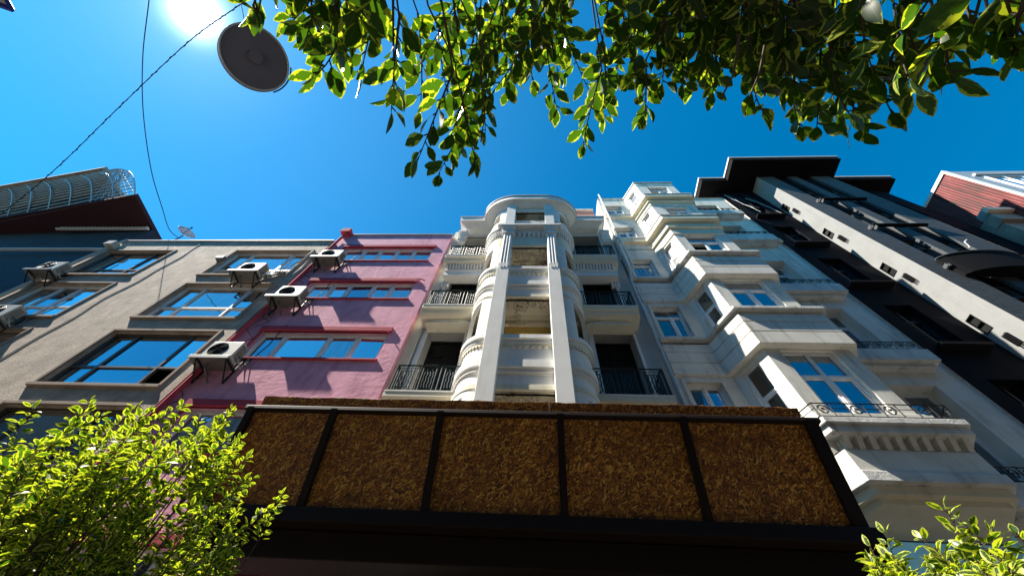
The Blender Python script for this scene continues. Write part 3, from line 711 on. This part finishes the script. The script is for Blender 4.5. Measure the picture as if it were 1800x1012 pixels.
# ---------------------------------------------------------------- dark house
t = thing('dark_house', 'very dark house with grey boarded piers, black balconies and a stepped overhanging roof', 'building', (16, 7.4, GZ))
mb = MB(); p = XP(7.4); hl = []
flz = [(2.4, 4.6), (5.9, 8.1), (9.4, 11.6), (12.9, 15.1), (16.4, 18.6), (19.9, 22.1)]
for z0, z1 in flz: hl += [(11.6, 12.5, z0, z1), (18.3, 20.0, z0, z1)]
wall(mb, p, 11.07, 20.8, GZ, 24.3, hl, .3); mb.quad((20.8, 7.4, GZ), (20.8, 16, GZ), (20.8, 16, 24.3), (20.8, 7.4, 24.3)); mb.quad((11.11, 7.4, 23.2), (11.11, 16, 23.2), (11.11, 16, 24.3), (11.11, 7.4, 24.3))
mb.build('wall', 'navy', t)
for a, b, z0, z1 in hl: window(t, p, a, b, z0, z1, -.25, (.5,), .7, .07, 'iron', 'panedark', (), .04)
# projecting bay: lit return faces with small dark slots, boarded piers on the front
BX0, BX1, BYF = 13.3, 17.4, 6.5
ret = PL((BX0, 7.4), (BX0, BYF))
mb = MB(); rh = []
for z0, z1 in flz: rh += [(.06, .34, z0+.5, z0+1.2)]
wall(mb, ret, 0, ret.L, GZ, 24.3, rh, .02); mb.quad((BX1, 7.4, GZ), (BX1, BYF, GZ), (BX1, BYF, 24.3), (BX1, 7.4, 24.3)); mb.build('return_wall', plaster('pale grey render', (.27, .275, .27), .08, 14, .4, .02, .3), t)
for a, b, z0, z1 in rh: window(t, ret, a, b, z0, z1, -.02, (), .5, .03, 'black', 'doorglass', (), 0)  # dark slots drawn for the silhouettes on the pale return face
fp = XP(BYF); piers = ((13.3, 14.25), (15.05, 15.55), (16.35, 17.4))
mb = MB()
for a, b in piers: mb.pbox(fp, a+(.012 if a < 13.5 else 0), b-(.012 if b > 17 else 0), -.6, 0, GZ, 24.3)
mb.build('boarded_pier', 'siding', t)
for (a, b) in ((14.25, 15.05), (15.55, 16.35)):
    mb = MB(); hh = [(a+.04, b-.04, z0, z1) for z0, z1 in flz]; q = XP(BYF+.12); wall(mb, q, a, b, GZ, 24.3, hh, .1); mb.build('bay_infill', 'navy', t)
    for h in hh: window(t, q, *h, -.08, (), .7, .05, 'brownframe', 'panedark', (), 0)
for k, (z0, z1) in enumerate(flz):
    # thin dark slabs: left flank, front, and a bowed balcony on one storey
    MB().box(11.4, 12.8, 7.15, 7.39, z0-.16, z0-.05).build('balcony', 'black', t)
    if k == 3:
        prf = [(14.0, BYF-.01)]+[(14.0+2.9*(i/16), BYF-.1-.32*math.sin(math.pi*i/16)**.6) for i in range(17)]+[(16.9, BYF-.01)]
        MB().prism(prf, z0-1.0, z0+.12).build('bowed_balcony', 'black', t, .02)
        MB().prism([(x, y-.04) for x, y in prf], z0+.121, z0+.15).build('balcony_rim', 'siding', t)
    else:
        MB().box(14.2, 16.4, BYF-.13, BYF-.002, z0-.14, z0-.06).build('balcony', 'black', t); MB().box(14.2, 16.4, BYF-.145, BYF-.131, z0-.085, z0-.06).build('balcony_rim', 'siding', t)
    mb = MB()
    for x in (13.9, 14.0, 14.15): mb.box(x, x+.03, BYF-.16, BYF-.001, z0-.44, z0-.3)
    mb.build('bracket', 'siding', t)
    mb = MB()
    for d in (.40, .46, .52): mb.pbox(ret, d-.12, d-.09, 0.001, .10, z0-.3, z0+.15)
    mb.build('bracket', 'black', t)  # short black bars below the slots on the return face
mb = MB(); mb.tube([(15.2, BYF-.42, 13.3), (15.25, BYF-.5, 13.6), (15.45, BYF-.5, 13.75)], .03, 6); mb.build('flag_holder', 'gutter', t)
rp = [(11.0, 9), (10.15, 9), (10.15, 6.7), (11.65, 6.7), (11.65, 5.5), (17.75, 5.5), (17.75, 6.7), (21.3, 6.7), (21.3, 9)]
MB().prism(rp, 24.3, 24.72).build('roof_eaves', 'black', t)
ro = [(11.0, 9.05), (10.1, 9.05), (10.1, 6.65), (11.6, 6.65), (11.6, 5.45), (17.8, 5.45), (17.8, 6.65), (21.35, 6.65), (21.35, 9.05)]
MB().prism(ro, 24.721, 24.86).build('gutter', 'gutter', t)
random.seed(4)
for k in range(7):
    x = 11.2+random.random()*1.2; z = 23.6-random.random(); pts = [(x+random.uniform(-.1, .1)*q*.3+q*.12, 7.33-.05*random.random(), z-q*.42) for q in range(7)]
    MB().tube(pts, .011, 4).build('loose_cable', 'gutter' if k % 2 else 'wire', t)
tt = thing('pale_pink_house', 'pale pink wall corner glimpsed under the dark eaves behind the cream house', 'building', (10, 8.4, GZ))
MB().box(9.2, 11.05, 7.9, 12, 20, 24.9).build('wall', plaster('pale pink plaster', (.72, .45, .40), .06), tt); MB().box(9.1, 11.05, 7.8, 12, 24.901, 25.0).build('roof_edge', 'navy', tt)

# ---------------------------------------------------------------- red clad house and stone house at the right edge
t = thing('red_clad_house', 'tall house clad in weathered red metal sheets with a white corner strip', 'building', (24, 7, GZ))
MB().box(22.0, 30, 5.9, 14, GZ, 22.5).build('side_cladding', 'redmetal', t)
mb = MB()
for y in (6.45, 7.1, 7.8): mb.box(21.97, 22.001, y, y+.03, 15, 22.4)
mb.build('seam', 'iron', t)
mb = MB(); mb.box(21.9, 22.15, 5.8, 5.899, GZ, 22.55); mb.box(21.95, 22.0, 5.9, 14, 22.4, 22.6); mb.build('corner_strip', 'white', t)
mb = MB(); mb.box(22.16, 30, 5.84, 5.899, GZ, 22.5); mb.build('front_wall', 'pipe', t)
for z in (20.6, 17.6, 14.6):
    f_ = window(t, XP(5.84), 22.9, 25.5, z-1.3, z+.8, .04, (.33, .66), None, .1, 'pvc', 'pane', (), 0); MB().box(22.7, 25.7, 5.72, 5.83, z+.95, z+1.1).build('window_hood', 'gutter', t)
t = thing('stone_house', 'aged stone house with a curved gable scroll below the red clad house', 'building', (22, 7, GZ))
MB().box(20.95, 21.95, 6.9, 12, GZ, 18.4).build('wall', 'stone', t)
pts = [(20.9, 6.7, 17.7), (21.96, 6.7, 17.7), (21.96, 6.7, 19.3), (21.6, 6.7, 19.3)]+[(21.6-.5*math.sin(a), 6.7, 19.3-.9*(1-math.cos(a))) for a in np.linspace(.1, 1.5, 8)]+[(20.9, 6.7, 18.3)]
MB().slab(pts, (0, .5, 0)).build('gable', 'stone', t, .02)
MB().box(20.85, 21.99, 6.5, 6.699, 18.4, 18.7).build('cornice', 'cream', t, .03)

# ---------------------------------------------------------------- dark house with the caged terrace at the left edge
N0 = len(bpy.data.objects); before = set(bpy.data.objects)
t = thing('terrace_house', 'dark house at the left edge with a wire caged terrace on an overhang', 'building', (-24, 8, GZ))
MB().prism([(-19.42, 7.15), (-34, 7.6), (-34, 15), (-19.42, 15)], GZ, 17.9).build('wall', 'leftwall', t)
A, B = Vector((-19.5, 5.35, 17.92)), Vector((-31, 7.3, 17.92)); Cc, D = Vector((-22.6, 4.7, 20.5)), Vector((-33, 6.2, 20.5))
MB().prism([(A.x, A.y), (-19.45, 9), (-34, 9), (B.x-2, B.y)], 17.901, 18.1).build('overhang', 'maroon', t)
mb = MB()
for k in range(24): mb.box(-24.3+k*.2, -24.28+k*.2, 6.98, 7.1, 17.7, 17.899)
mb.box(-24.4, -19.43, 6.96, 7.08, 17.62, 17.69); mb.box(-27, -19.43, 6.98, 7.1, 15.2, 15.25); mb.build('ledge_trim', 'gutter', t)
mb = MB(); mb.prism([(-23.2, 5.9), (-22.9, 9), (-34, 9), (-34, 7.4)], 18.101, 20.5); mb.build('terrace_room', 'leftwall', t)
mb = MB(); mb.prism([(-23.4, 4.64), (-23.0, 9), (-36, 9), (-36, 6.4)], 20.501, 20.8); mb.build('roof', 'stone', t)
pl_ = PL((-23.25-.02, 5.88), (-23.2, 5.86))
mb = MB()
for k in range(15):
    f = k/14; bul = Vector((.55*math.sin(math.pi*f), -.35*math.sin(math.pi*f), 0)); a = A.lerp(Cc, f)+bul; b = B.lerp(D, f)+bul*.2
    mb.bar(a, b, .035)
for k in range(9):
    f = k/8*.9; mb.tube([A.lerp(B, f).lerp(Cc.lerp(D, f), q/8)+Vector((.55, -.35, 0))*math.sin(math.pi*q/8) for q in range(9)], .03, 4)
mb.build('cage', 'mesh', t)
mb = MB(); S = Vector((-22.6, 5.6, 18.1)); T = Vector((-22.6, 5.6, 20.5)); arc = [A.lerp(Cc, q/16)+Vector((.55, -.35, 0))*math.sin(math.pi*q/16) for q in range(17)]
for k in range(8):
    f = k/8; mb.bar(A.lerp(Vector((-22.9, 5.95, 18.1)), f), Cc.lerp(Vector((-23.1, 5.0, 20.5)), f)+Vector((.2, 0, 0)), .03)
for q in arc: mb.bar(q, q.lerp(Vector((-22.9, 5.6, 18.1+(q.z-17.92))), .6), .022)
mb.build('cage_end', 'mesh', t)
for k in range(3): window(t, PL((-34, 7.4), (-23.2, 5.9)), 2+k*3, 4+k*3, 18.5, 20.1, .03, (.5,), None, .06, 'brownframe', 'paneblue', (), 0)

K = 1.235                                   # the house stands further back than the grey one
for o in set(bpy.data.objects)-before:
    if o.type == 'MESH':
        for v in o.data.vertices: v.co *= K
        for v in o.data.vertices:
            if v.co.z < GZ: v.co.z = GZ
t.location = (-29, 10, GZ)
for o in set(bpy.data.objects)-before:
    if o.type == 'MESH' and o.parent == t: o.location = -t.location

# ---------------------------------------------------------------- strand board kiosk
t = thing('kiosk', 'restaurant kiosk with a leaning fascia of strand board panels in dark steel frames', 'kiosk', (0, 4, GZ))
YT, ZT, YBm, ZB = 3.5, 3.09, 3.8, 2.13
def fas(x, f, d=0):                          # point on the leaning fascia, f = 0 top, 1 bottom
    n = Vector((0, -.956, -.29)); return Vector((x, YT+(YBm-YT)*f, ZT+(ZB-ZT)*f))+n*d
cuts = [atY(px, 742, YT).x for px in (440, 580, 772, 985, 1200, 1420)]
cuts[0] = -3.28
for a, b in zip(cuts, cuts[1:]):
    MB().hexa([fas(a, 0), fas(b, 0), fas(b, 1), fas(a, 1)], [fas(a, 0, -.02), fas(b, 0, -.02), fas(b, 1, -.02), fas(a, 1, -.02)]).build('board_panel', 'osb', t)
for x in cuts:
    w = .036 if x not in (cuts[-1],) else .06
    MB().hexa([fas(x-w, -.02, .004), fas(x+w, -.02, .004), fas(x+w, 1.02, .004), fas(x-w, 1.02, .004)], [fas(x-w, -.02, .06), fas(x+w, -.02, .06), fas(x+w, 1.02, .06), fas(x-w, 1.02, .06)]).build('strut', 'osbframe', t)
MB().box(-3.36, 3.1, 3.44, 3.52, 3.07, 3.125).build('top_rail', 'osbframe', t, .01)
mb = MB(); n = 60
top = [(-3.3+6.32*i/n, 3.53, 3.34+.008*math.sin(i*2.3)+.006*math.sin(i*7.1)) for i in range(n+1)]
mb.slab([(-3.3, 3.62, 3.1)]+top+[(3.02, 3.62, 3.1)], (0, .02, 0)); mb.build('upper_board', 'osb', t)
MB().slab([(.185, 3.612, 3.1), (.2, 3.612, 3.1), (.2, 3.522, 3.34), (.185, 3.522, 3.34)], (0, -.004, 0)).build('joint_gap', 'gutter', t)
# solid end cheek, flat roof, lower beams and glazed front
mb = MB()
for x in (-3.32, 2.98): mb.slab([(x, 3.5, 3.1), (x, 3.84, 2.1), (x, 6.9, 2.1), (x, 6.9, 3.2), (x, 3.62, 3.3)], (.05, 0, 0))
mb.build('end_panel', 'osbframe', t)
MB().box(-3.3, 3.02, 3.63, 6.9, 3.1, 3.2).build('roof', 'osbframe', t)
mb = MB(); mb.box(-3.35, 3.12, 3.72, 3.9, 1.98, 2.12); mb.box(-3.3, 3.2, 3.86, 4.0, 1.72, 1.97); mb.build('beam', 'osbframe', t, .01)
mb = MB(); mb.box(-3.3, 3.1, 3.86, 3.94, 1.5, 1.58)
for k in range(9):
    x = -3.2+k*.79; mb.box(x-.03, x+.03, 3.87, 3.93, GZ, 1.499)
for (xa, za, xb, zb_) in ((-2.4, .9, -1.5, 1.5), (-1.6, 1.5, -.7, .9), (-2.9, 1.5, -2.3, .9)): mb.bar((xa, 3.865, za), (xb, 3.865, zb_), .05)
mb.build('door_frame', 'redframe', t)
MB().box(-3.25, 3.05, 3.94, 3.96, GZ, 1.49).build('shop_glass', 'kglass', t)
MB().box(-3.28, 3.0, 3.97, 6.85, 1.9, 1.96).build('inner_ceiling', 'osbframe', t)

# ---------------------------------------------------------------- cables, lamp disc, satellite dish, canopy corner
def cable(name, label, pix, r, m='wire', tw=0):
    pts = [atY(x, y, Y) for x, y, Y in pix]; out = []
    for a, b in zip(pts, pts[1:]):
        for q in range(8): out.append(a.lerp(b, q/8))
    out.append(pts[-1]); mb = MB(); mb.tube(out, r, 6)
    if tw:
        N = 300; 
        def S(f): i = min(int(f*(len(out)-1)), len(out)-2); return out[i].lerp(out[i+1], f*(len(out)-1)-i)
        mb.tube([S(k/N)+Vector((math.cos(k*.9), 0, math.sin(k*.9)))*r*1.3 for k in range(N+1)], r*.7, 4)
    return tag(mb.build(name, m), label, 'cable')
def skyd(px, py, d): return atD(px, py, d)
def cable_d(name, label, pix, r, tw=0):
    pts = [atD(x, y, d) for x, y, d in pix]; out = []
    for i in range(len(pts)-1):
        p0 = pts[max(i-1, 0)]; p1 = pts[i]; p2 = pts[i+1]; p3 = pts[min(i+2, len(pts)-1)]
        for q in range(10):
            s = q/10; out.append(.5*((2*p1)+(p2-p0)*s+(2*p0-5*p1+4*p2-p3)*s*s+(3*p1-p0-3*p2+p3)*s**3))
    out.append(pts[-1]); mb = MB(); mb.tube(out, r, 6)
    if tw:
        N = 400
        def S(f): i = min(int(f*(len(out)-1)), len(out)-2); return out[i].lerp(out[i+1], f*(len(out)-1)-i)
        mb.tube([S(k/N)+Vector((math.cos(k*1.1), math.sin(k*.7), math.sin(k*1.1)))*r*1.1 for k in range(N+1)], r*.8, 4)
    return tag(mb.build(name, 'wire'), label, 'cable')
cable_d('overhead_cable', 'twisted dark cable crossing the sky diagonally to the left', [(-120, 470, 13), (0, 378, 12), (100, 295, 11), (210, 188, 10), (330, 75, 9), (420, 10, 8), (520, -60, 7.5)], .0065, 1)
cable_d('dish_cable', 'thin dark cable curving down the sky to the satellite dish', [(266, -60, 20), (262, 0, 20), (251, 100, 21), (252, 200, 22), (266, 300, 23), (285, 365, 24), (297, 402, 25.6), (312, 417, 26.4)], .017)
t = thing('satellite_dish', 'small satellite dish standing on the roof of the grey stucco building', 'dish', (-18.9, 7.6, 16.2))
c = atY(325, 411, 7.5); mb = MB(); n = (Vector((.75, -.55, .35))).normalized(); a = n.cross(Vector((0, 0, 1))).normalized(); b = a.cross(n); R = .42; ring = []
n0 = len(mb.v)
for k in range(5):
    r = R*k/4
    for q in range(24): mb.v.append(tuple(c+a*r*math.cos(q*math.pi/12)+b*r*1.05*math.sin(q*math.pi/12)+n*(.14*(k/4)**2)))
for k in range(4):
    for q in range(24): w = (q+1) % 24; mb.f.append((n0+k*24+q, n0+k*24+w, n0+(k+1)*24+w, n0+(k+1)*24+q))
d = mb.build('reflector', 'gutter', t, smooth=True, recalc=False); so_ = d.modifiers.new('solid', 'SOLIDIFY'); so_.thickness = .015
mb = MB(); e = c+n*.42; mb.bar(c-b*R+n*.1, e, .025); mb.bar(c+a*R*.8+n*.1, e, .02); mb.tube([e, e+n*.1], .04, 8); mb.build('feed_arm', 'wire', t)
mb = MB(); mb.tube([c-n*.02, c-n*.15, Vector((c.x-.1, 7.6, 16.2))], .03, 6); mb.bar(Vector((c.x-.1, 7.6, 16.2)), Vector((c.x-.1, 7.6, 17.9)), .03); mb.build('mast', 'wire', t)
t = thing('hanging_lamp', 'round dark lamp disc hanging in the sky beside the sun and pale leaves', 'lamp', atD(449, 102, 4.2))
c = Vector(t.location); w_ = c.normalized(); a = (Vector(RB @ np.array([.5, .86, 0]))-w_*w_.dot(Vector(RB @ np.array([.5, .86, 0])))).normalized(); b = w_.cross(a)
nn = (w_*.93+b*.3+a*.12).normalized(); ax1 = (a-nn*a.dot(nn)).normalized(); ax2 = nn.cross(ax1); R = .245
mb = MB(); mb.slab([c+ax1*R*math.cos(q*math.pi/32)+ax2*R*math.sin(q*math.pi/32) for q in range(64)], nn*.05)
mb.build('shade', 'disc', t, .012)
mb = MB(); mb.tube([c-nn*.004+ax1*R*.97*math.cos(q*math.pi/24)+ax2*R*.97*math.sin(q*math.pi/24) for q in range(49)], .008, 6); mb.build('rim', 'alu', t)
mb = MB(); mb.slab([c-nn*.006+ax1*.05*math.cos(q*math.pi/10)+ax2*.05*math.sin(q*math.pi/10) for q in range(20)], nn*-.02); mb.build('lens', 'disc', t)
mb = MB(); mb.tube([c+(ax1*math.cos(q)+ax2*math.sin(q))*R*1.05 for q in np.linspace(-1.0, .1, 12)], .006, 5); mb.build('wire_loop', 'wire', t)
mb = MB(); top_ = atD(440, -40, 3.9); mb.bar(c+nn*.05, c+nn*.12, .03); mb.bar(c+nn*.12, atD(424, 7, 7.9), .007); mb.build('hanger', 'wire', t)
t = thing('parasol', 'corner of a pale parasol with blue hem at the upper left', 'parasol', (-3.3, -1.0, GZ))
q0 = atD(21, 17, 3.3); q1 = q0+Vector((-1.6, -.5, .25)); q2 = q0+Vector((-.35, -1.7, .3))
mb = MB(); ce = (q1+q2)/2+Vector((0, 0, .35)); mb.slab([q0, q1, ce], (0, 0, .006)); mb.slab([q0, ce, q2], (0, 0, .006))
q3 = q1+q2-q0; mb.slab([q1, q3, ce], (0, 0, .006)); mb.slab([q3, q2, ce], (0, 0, .006)); mb.build('cloth', 'cloth', t)
mb = MB(); [mb.bar(u_, v_, .02) for u_, v_ in ((q0, q1), (q0, q2), (q1, q3), (q2, q3))]; mb.build('hem', 'blue', t)
mb = MB(); mb.tube([(ce.x, ce.y, GZ), (ce.x, ce.y, ce.z)], .025, 8); mb.build('pole', 'gutter', t)

# ---------------------------------------------------------------- foliage
class Leaves(MB):
    def __init__(s): super().__init__(); s.uv = []
    def leaf(s, base, d, nrm, L, W, curl, fold):
        d = d.normalized(); sd = d.cross(nrm)
        if sd.length < 1e-3: sd = d.cross(Vector((1, .3, .2)))
        sd.normalize(); up = sd.cross(d); n0 = len(s.v); st = ((0, .0), (.14, .5), (.36, .95), (.6, .92), (.82, .52), (1, 0)); P = []
        for f, w in st:
            a = curl*f; c = base+d*(L*f*(1-.15*abs(curl)*f))-up*(L*.5*curl*f*f)
            e = sd*(W*.5*w); h = up*(W*.5*w*fold)
            P.append((c, c-e+h, c+e+h, f))
        for c, l, r, f in P: s.v += [tuple(c), tuple(l), tuple(r)]
        for i in range(5):
            A = n0+i*3; Bq = A+3; fa, fb = st[i][0], st[i+1][0]
            ea = 1 if i > 0 else .55; eb = 1 if i < 4 else .95
            if i == 0: s.f.append((A, Bq+1, Bq)); s.uv += [(.3, fa), (1, fb), (0, fb)]; s.f.append((A, Bq, Bq+2)); s.uv += [(.3, fa), (0, fb), (1, fb)]
            elif i == 4: s.f.append((A, A+1, Bq)); s.uv += [(0, fa), (1, fa), (.9, fb)]; s.f.append((A, Bq, A+2)); s.uv += [(0, fa), (.9, fb), (1, fa)]
            else:
                s.f.append((A, A+1, Bq+1, Bq)); s.uv += [(0, fa), (1, fa), (1, fb), (0, fb)]
                s.f.append((A, Bq, Bq+2, A+2)); s.uv += [(0, fa), (0, fb), (1, fb), (1, fa)]
def interp(pl, x):
    for (x0, y0), (x1, y1) in zip(pl, pl[1:]):
        if x0 <= x <= x1: return y0+(y1-y0)*(x-x0)/(x1-x0)
    return pl[-1][1] if x > pl[-1][0] else pl[0][1]
rv = lambda s: Vector((random.gauss(0, s), random.gauss(0, s), random.gauss(0, s)))
def shoot(lv, br, path, size, per, droop, tilt, r=.004, spread=.9):
    """leaves in alternate pairs along a twig"""
    Lt = sum((b-a).length for a, b in zip(path, path[1:])); n = max(3, int(Lt*per)); br.tube(path, r, 5, r*.35)
    for k in range(n):
        f = (k+.5)/n; i = min(int(f*(len(path)-1)), len(path)-2); q = f*(len(path)-1)-i; c = path[i].lerp(path[i+1], q); ax = (path[i+1]-path[i]).normalized()
        sd = ax.cross(tilt).normalized(); ang = k*2.4+random.random()*.8; out = (sd*math.cos(ang)+ax.cross(sd)*math.sin(ang)*.6)
        d = (ax*.75+out*spread+rv(.22)+Vector((0, 0, -droop))).normalized(); L = size*random.uniform(.75, 1.2)*(1 if f < .85 else .8)
        st = c+d*.012; br.tube([c, st], .0016, 4)
        lv.leaf(st, d, (tilt+rv(.45)).normalized(), L, L*random.uniform(.42, .56), random.uniform(.1, .7), random.uniform(.05, .35))
    ax = (path[-1]-path[-2]).normalized(); lv.leaf(path[-1], (ax+rv(.15)), (tilt+rv(.3)).normalized(), size*.85, size*.4, .3, .2)
# --- the tree whose branches hang over the view
random.seed(21)
t = thing('street_tree', 'variegated tree whose leafy branches hang into the top of the view', 'tree', (.9, -1.5, GZ))
lv = Leaves(); br = MB()
low = [(395, 20), (440, 30), (480, 30), (510, 60), (560, 150), (600, 110), (640, 150), (680, 215), (730, 300), (775, 325), (830, 300), (850, 250), (885, 180), (930, 160), (975, 210), (1020, 270), (1060, 225), (1130, 220), (1170, 165), (1200, 165), (1250, 180), (1300, 120), (1345, 215), (1400, 240), (1440, 240), (1510, 250), (1560, 215), (1610, 180), (1680, 155), (1740, 70), (1790, 90), (1850, 90)]
def dist(x): return interp([(380, .95), (600, .95), (750, 1.05), (1000, 1.3), (1300, 1.15), (1450, 1.15), (1650, .92), (1800, .82)], x)
limbs = [atD(x, -260, 1.3) for x in (400, 700, 980, 1300, 1700)]
def twig(x0, y0, x1, y1, dd=0, size=.062, per=72):
    d0 = dist(x0)*random.uniform(.95, 1.12)+dd; d1 = dist(x1)*random.uniform(.92, 1.08)+dd
    a = atD(x0, y0, d0); b = atD(x1, y1, d1); mdl = a.lerp(b, .5)+Vector((0, 0, .03))+rv(.015); path = []
    for q in range(9):
        s = q/8; path.append(a*(1-s)**2+mdl*2*s*(1-s)+b*s*s)
    near = min(limbs, key=lambda l: (l-a).length); br.tube([near, near.lerp(a, .5)+rv(.02), a], .0028, 5, .002)
    shoot(lv, br, path, size, per, .25, Vector((.15, -.25, 1)), .003)
for k in range(70):
    x1 = random.uniform(620, 1680); L = interp(low, x1); f = random.random()**.55; y1 = -40+(L*.93+40)*(.22+.74*f)
    x0 = x1+random.uniform(-60, 130)*(1 if x1 < 1250 else -.4); y0 = max(-110, y1-random.uniform(120, 240))
    twig(x0, y0, x1, y1, random.uniform(-.08, .4), random.uniform(.055, .084), 50)
for x1, L in low[3:-1]:
    for rr in range(1): twig(x1+random.uniform(-20, 70), max(-60, L-random.uniform(110, 190)), x1+random.uniform(-8, 8), L-18, random.uniform(-.03, .1), .062, 62)
for args in ((470, -60, 455, 20), (520, -70, 540, 60), (545, 20, 560, 125), (590, -60, 580, 60), (420, -50, 450, 30), (1760, -60, 1790, 60), (1830, -20, 1790, 90), (1700, -40, 1730, 60)): twig(*args, 0, .058, 60)
br2 = MB(); tp = Vector((.9, -1.5, GZ))
br2.tube([tp, tp+Vector((.03, .02, 1.0)), tp+Vector((-.02, .05, 2.0)), tp+Vector((0, .15, 2.7))], .075, 10, .05); hub = tp+Vector((0, .15, 2.7))
br2.build('trunk', 'bark', t, smooth=True)
for l in limbs: br.tube([hub, hub.lerp(l, .3)+Vector((0, 0, .12)), hub.lerp(l, .65)+rv(.05)+Vector((0, 0, .10)), l], .02, 7, .008)
for pix in ([(1345, 80, .95), (1335, 130, .93), (1318, 170, .92)], [(1300, 60, .95), (1290, 130, .93), (1268, 172, .92)], [(850, 60, 1.1), (845, 130, 1.1), (852, 200, 1.1), (845, 250, 1.1)]): br.tube([atD(*q) for q in pix], .003, 5, .0015)
br.build('branches', 'bark', t); lv.build('crown', 'leaf', t, recalc=False, smooth=True)
# --- shrubs in front of the kiosk
def shrub(label, base, tips, n, region, dists, size, lateral, seed, sub):
    random.seed(seed); t = thing('shrub', label, 'shrub', base); lv = Leaves(); br = MB(); base = Vector(base); hubs = []
    for k in range(sub):
        a = 2*math.pi*k/sub; hubs.append(base+Vector((.22*math.cos(a), .16*math.sin(a), lateral+random.uniform(-.1, .15))))
    for h in hubs: br.tube([base+rv(.02)*0, base.lerp(h, .5)+Vector((random.uniform(-.05, .05), random.uniform(-.05, .05), .1)), h], .022, 7, .012)
    lst = list(tips)
    tries = 0
    while len(lst) < n and tries < 9000:
        tries += 1; x = random.uniform(region[0], region[1]); y = random.uniform(interp(region[2], x), region[3]); lst.append((x, y, random.uniform(*dists)))
    for x, y, d in lst:
        tip = atD(x, y, d); h = min(hubs, key=lambda q: (q-tip).length+random.random()*.3); ln = random.uniform(.26, .42)
        dirn = ((tip-h).normalized()*.6+Vector((0, 0, .7))+rv(.28)).normalized(); a = tip-dirn*ln; mid = a.lerp(tip, .5)+rv(.02)
        br.tube([h, h.lerp(a, .55)+rv(.05), a], .005, 5, .003)
        path = [a*(1-s)**2+mid*2*s*(1-s)+tip*s*s for s in [q/7 for q in range(8)]]
        shoot(lv, br, path, size, 105, .3, Vector((-.45, -.1, .9)), .003, 1.15)
    br.build('branches', 'bark', t); lv.build('crown', 'leafbush', t, recalc=False, smooth=True)
    MB().tube([base, base+Vector((0, 0, .5)), base+Vector((.02, 0, .6))], .035, 9, .028).build('trunk', 'bark', t)
top1 = [(-60, 800), (0, 800), (30, 740), (60, 725), (85, 790), (130, 760), (160, 710), (180, 720), (205, 755), (240, 715), (280, 735), (320, 715), (355, 740), (410, 725), (430, 770), (445, 860), (450, 900), (460, 1100)]
tips1 = [(60, 716, 3.26), (158, 706, 3.10), (180, 730, 3.26), (243, 715, 3.26), (262, 725, 3.10), (322, 714, 3.10), (352, 735, 3.26), (408, 722, 3.18), (395, 745, 3.10), (425, 770, 3.26), (438, 800, 3.26), (495, 868, 3.10), (470, 895, 3.02), (445, 840, 3.26), (20, 780, 3.10), (100, 770, 3.10)]
c1 = atD(215, 1000, 3.2)
shrub('sunlit variegated shrub in front of the grey and pink houses at lower left', (c1.x, c1.y, GZ), tips1, 225, (-40, 430, [(x, y+22) for x, y in top1], 1120), (2.6, 3.7), .054, 1.2, 5, 7)
top2 = [(1500, 1000), (1530, 960), (1560, 940), (1600, 965), (1640, 950), (1660, 900), (1700, 935), (1740, 950), (1800, 935), (1850, 940)]
tips2 = [(1662, 893, 2.25), (1700, 925, 2.25), (1560, 940, 2.25), (1530, 960, 2.17), (1620, 945, 2.25), (1745, 935, 2.25), (1790, 940, 2.25)]
c2 = atD(1720, 1080, 2.35)
shrub('bright variegated shrub at lower right below the cream house bay', (c2.x, c2.y, GZ), tips2, 120, (1530, 1850, [(x, y+25) for x, y in top2], 1120), (2.0, 2.7), .056, 1.1, 9, 5)
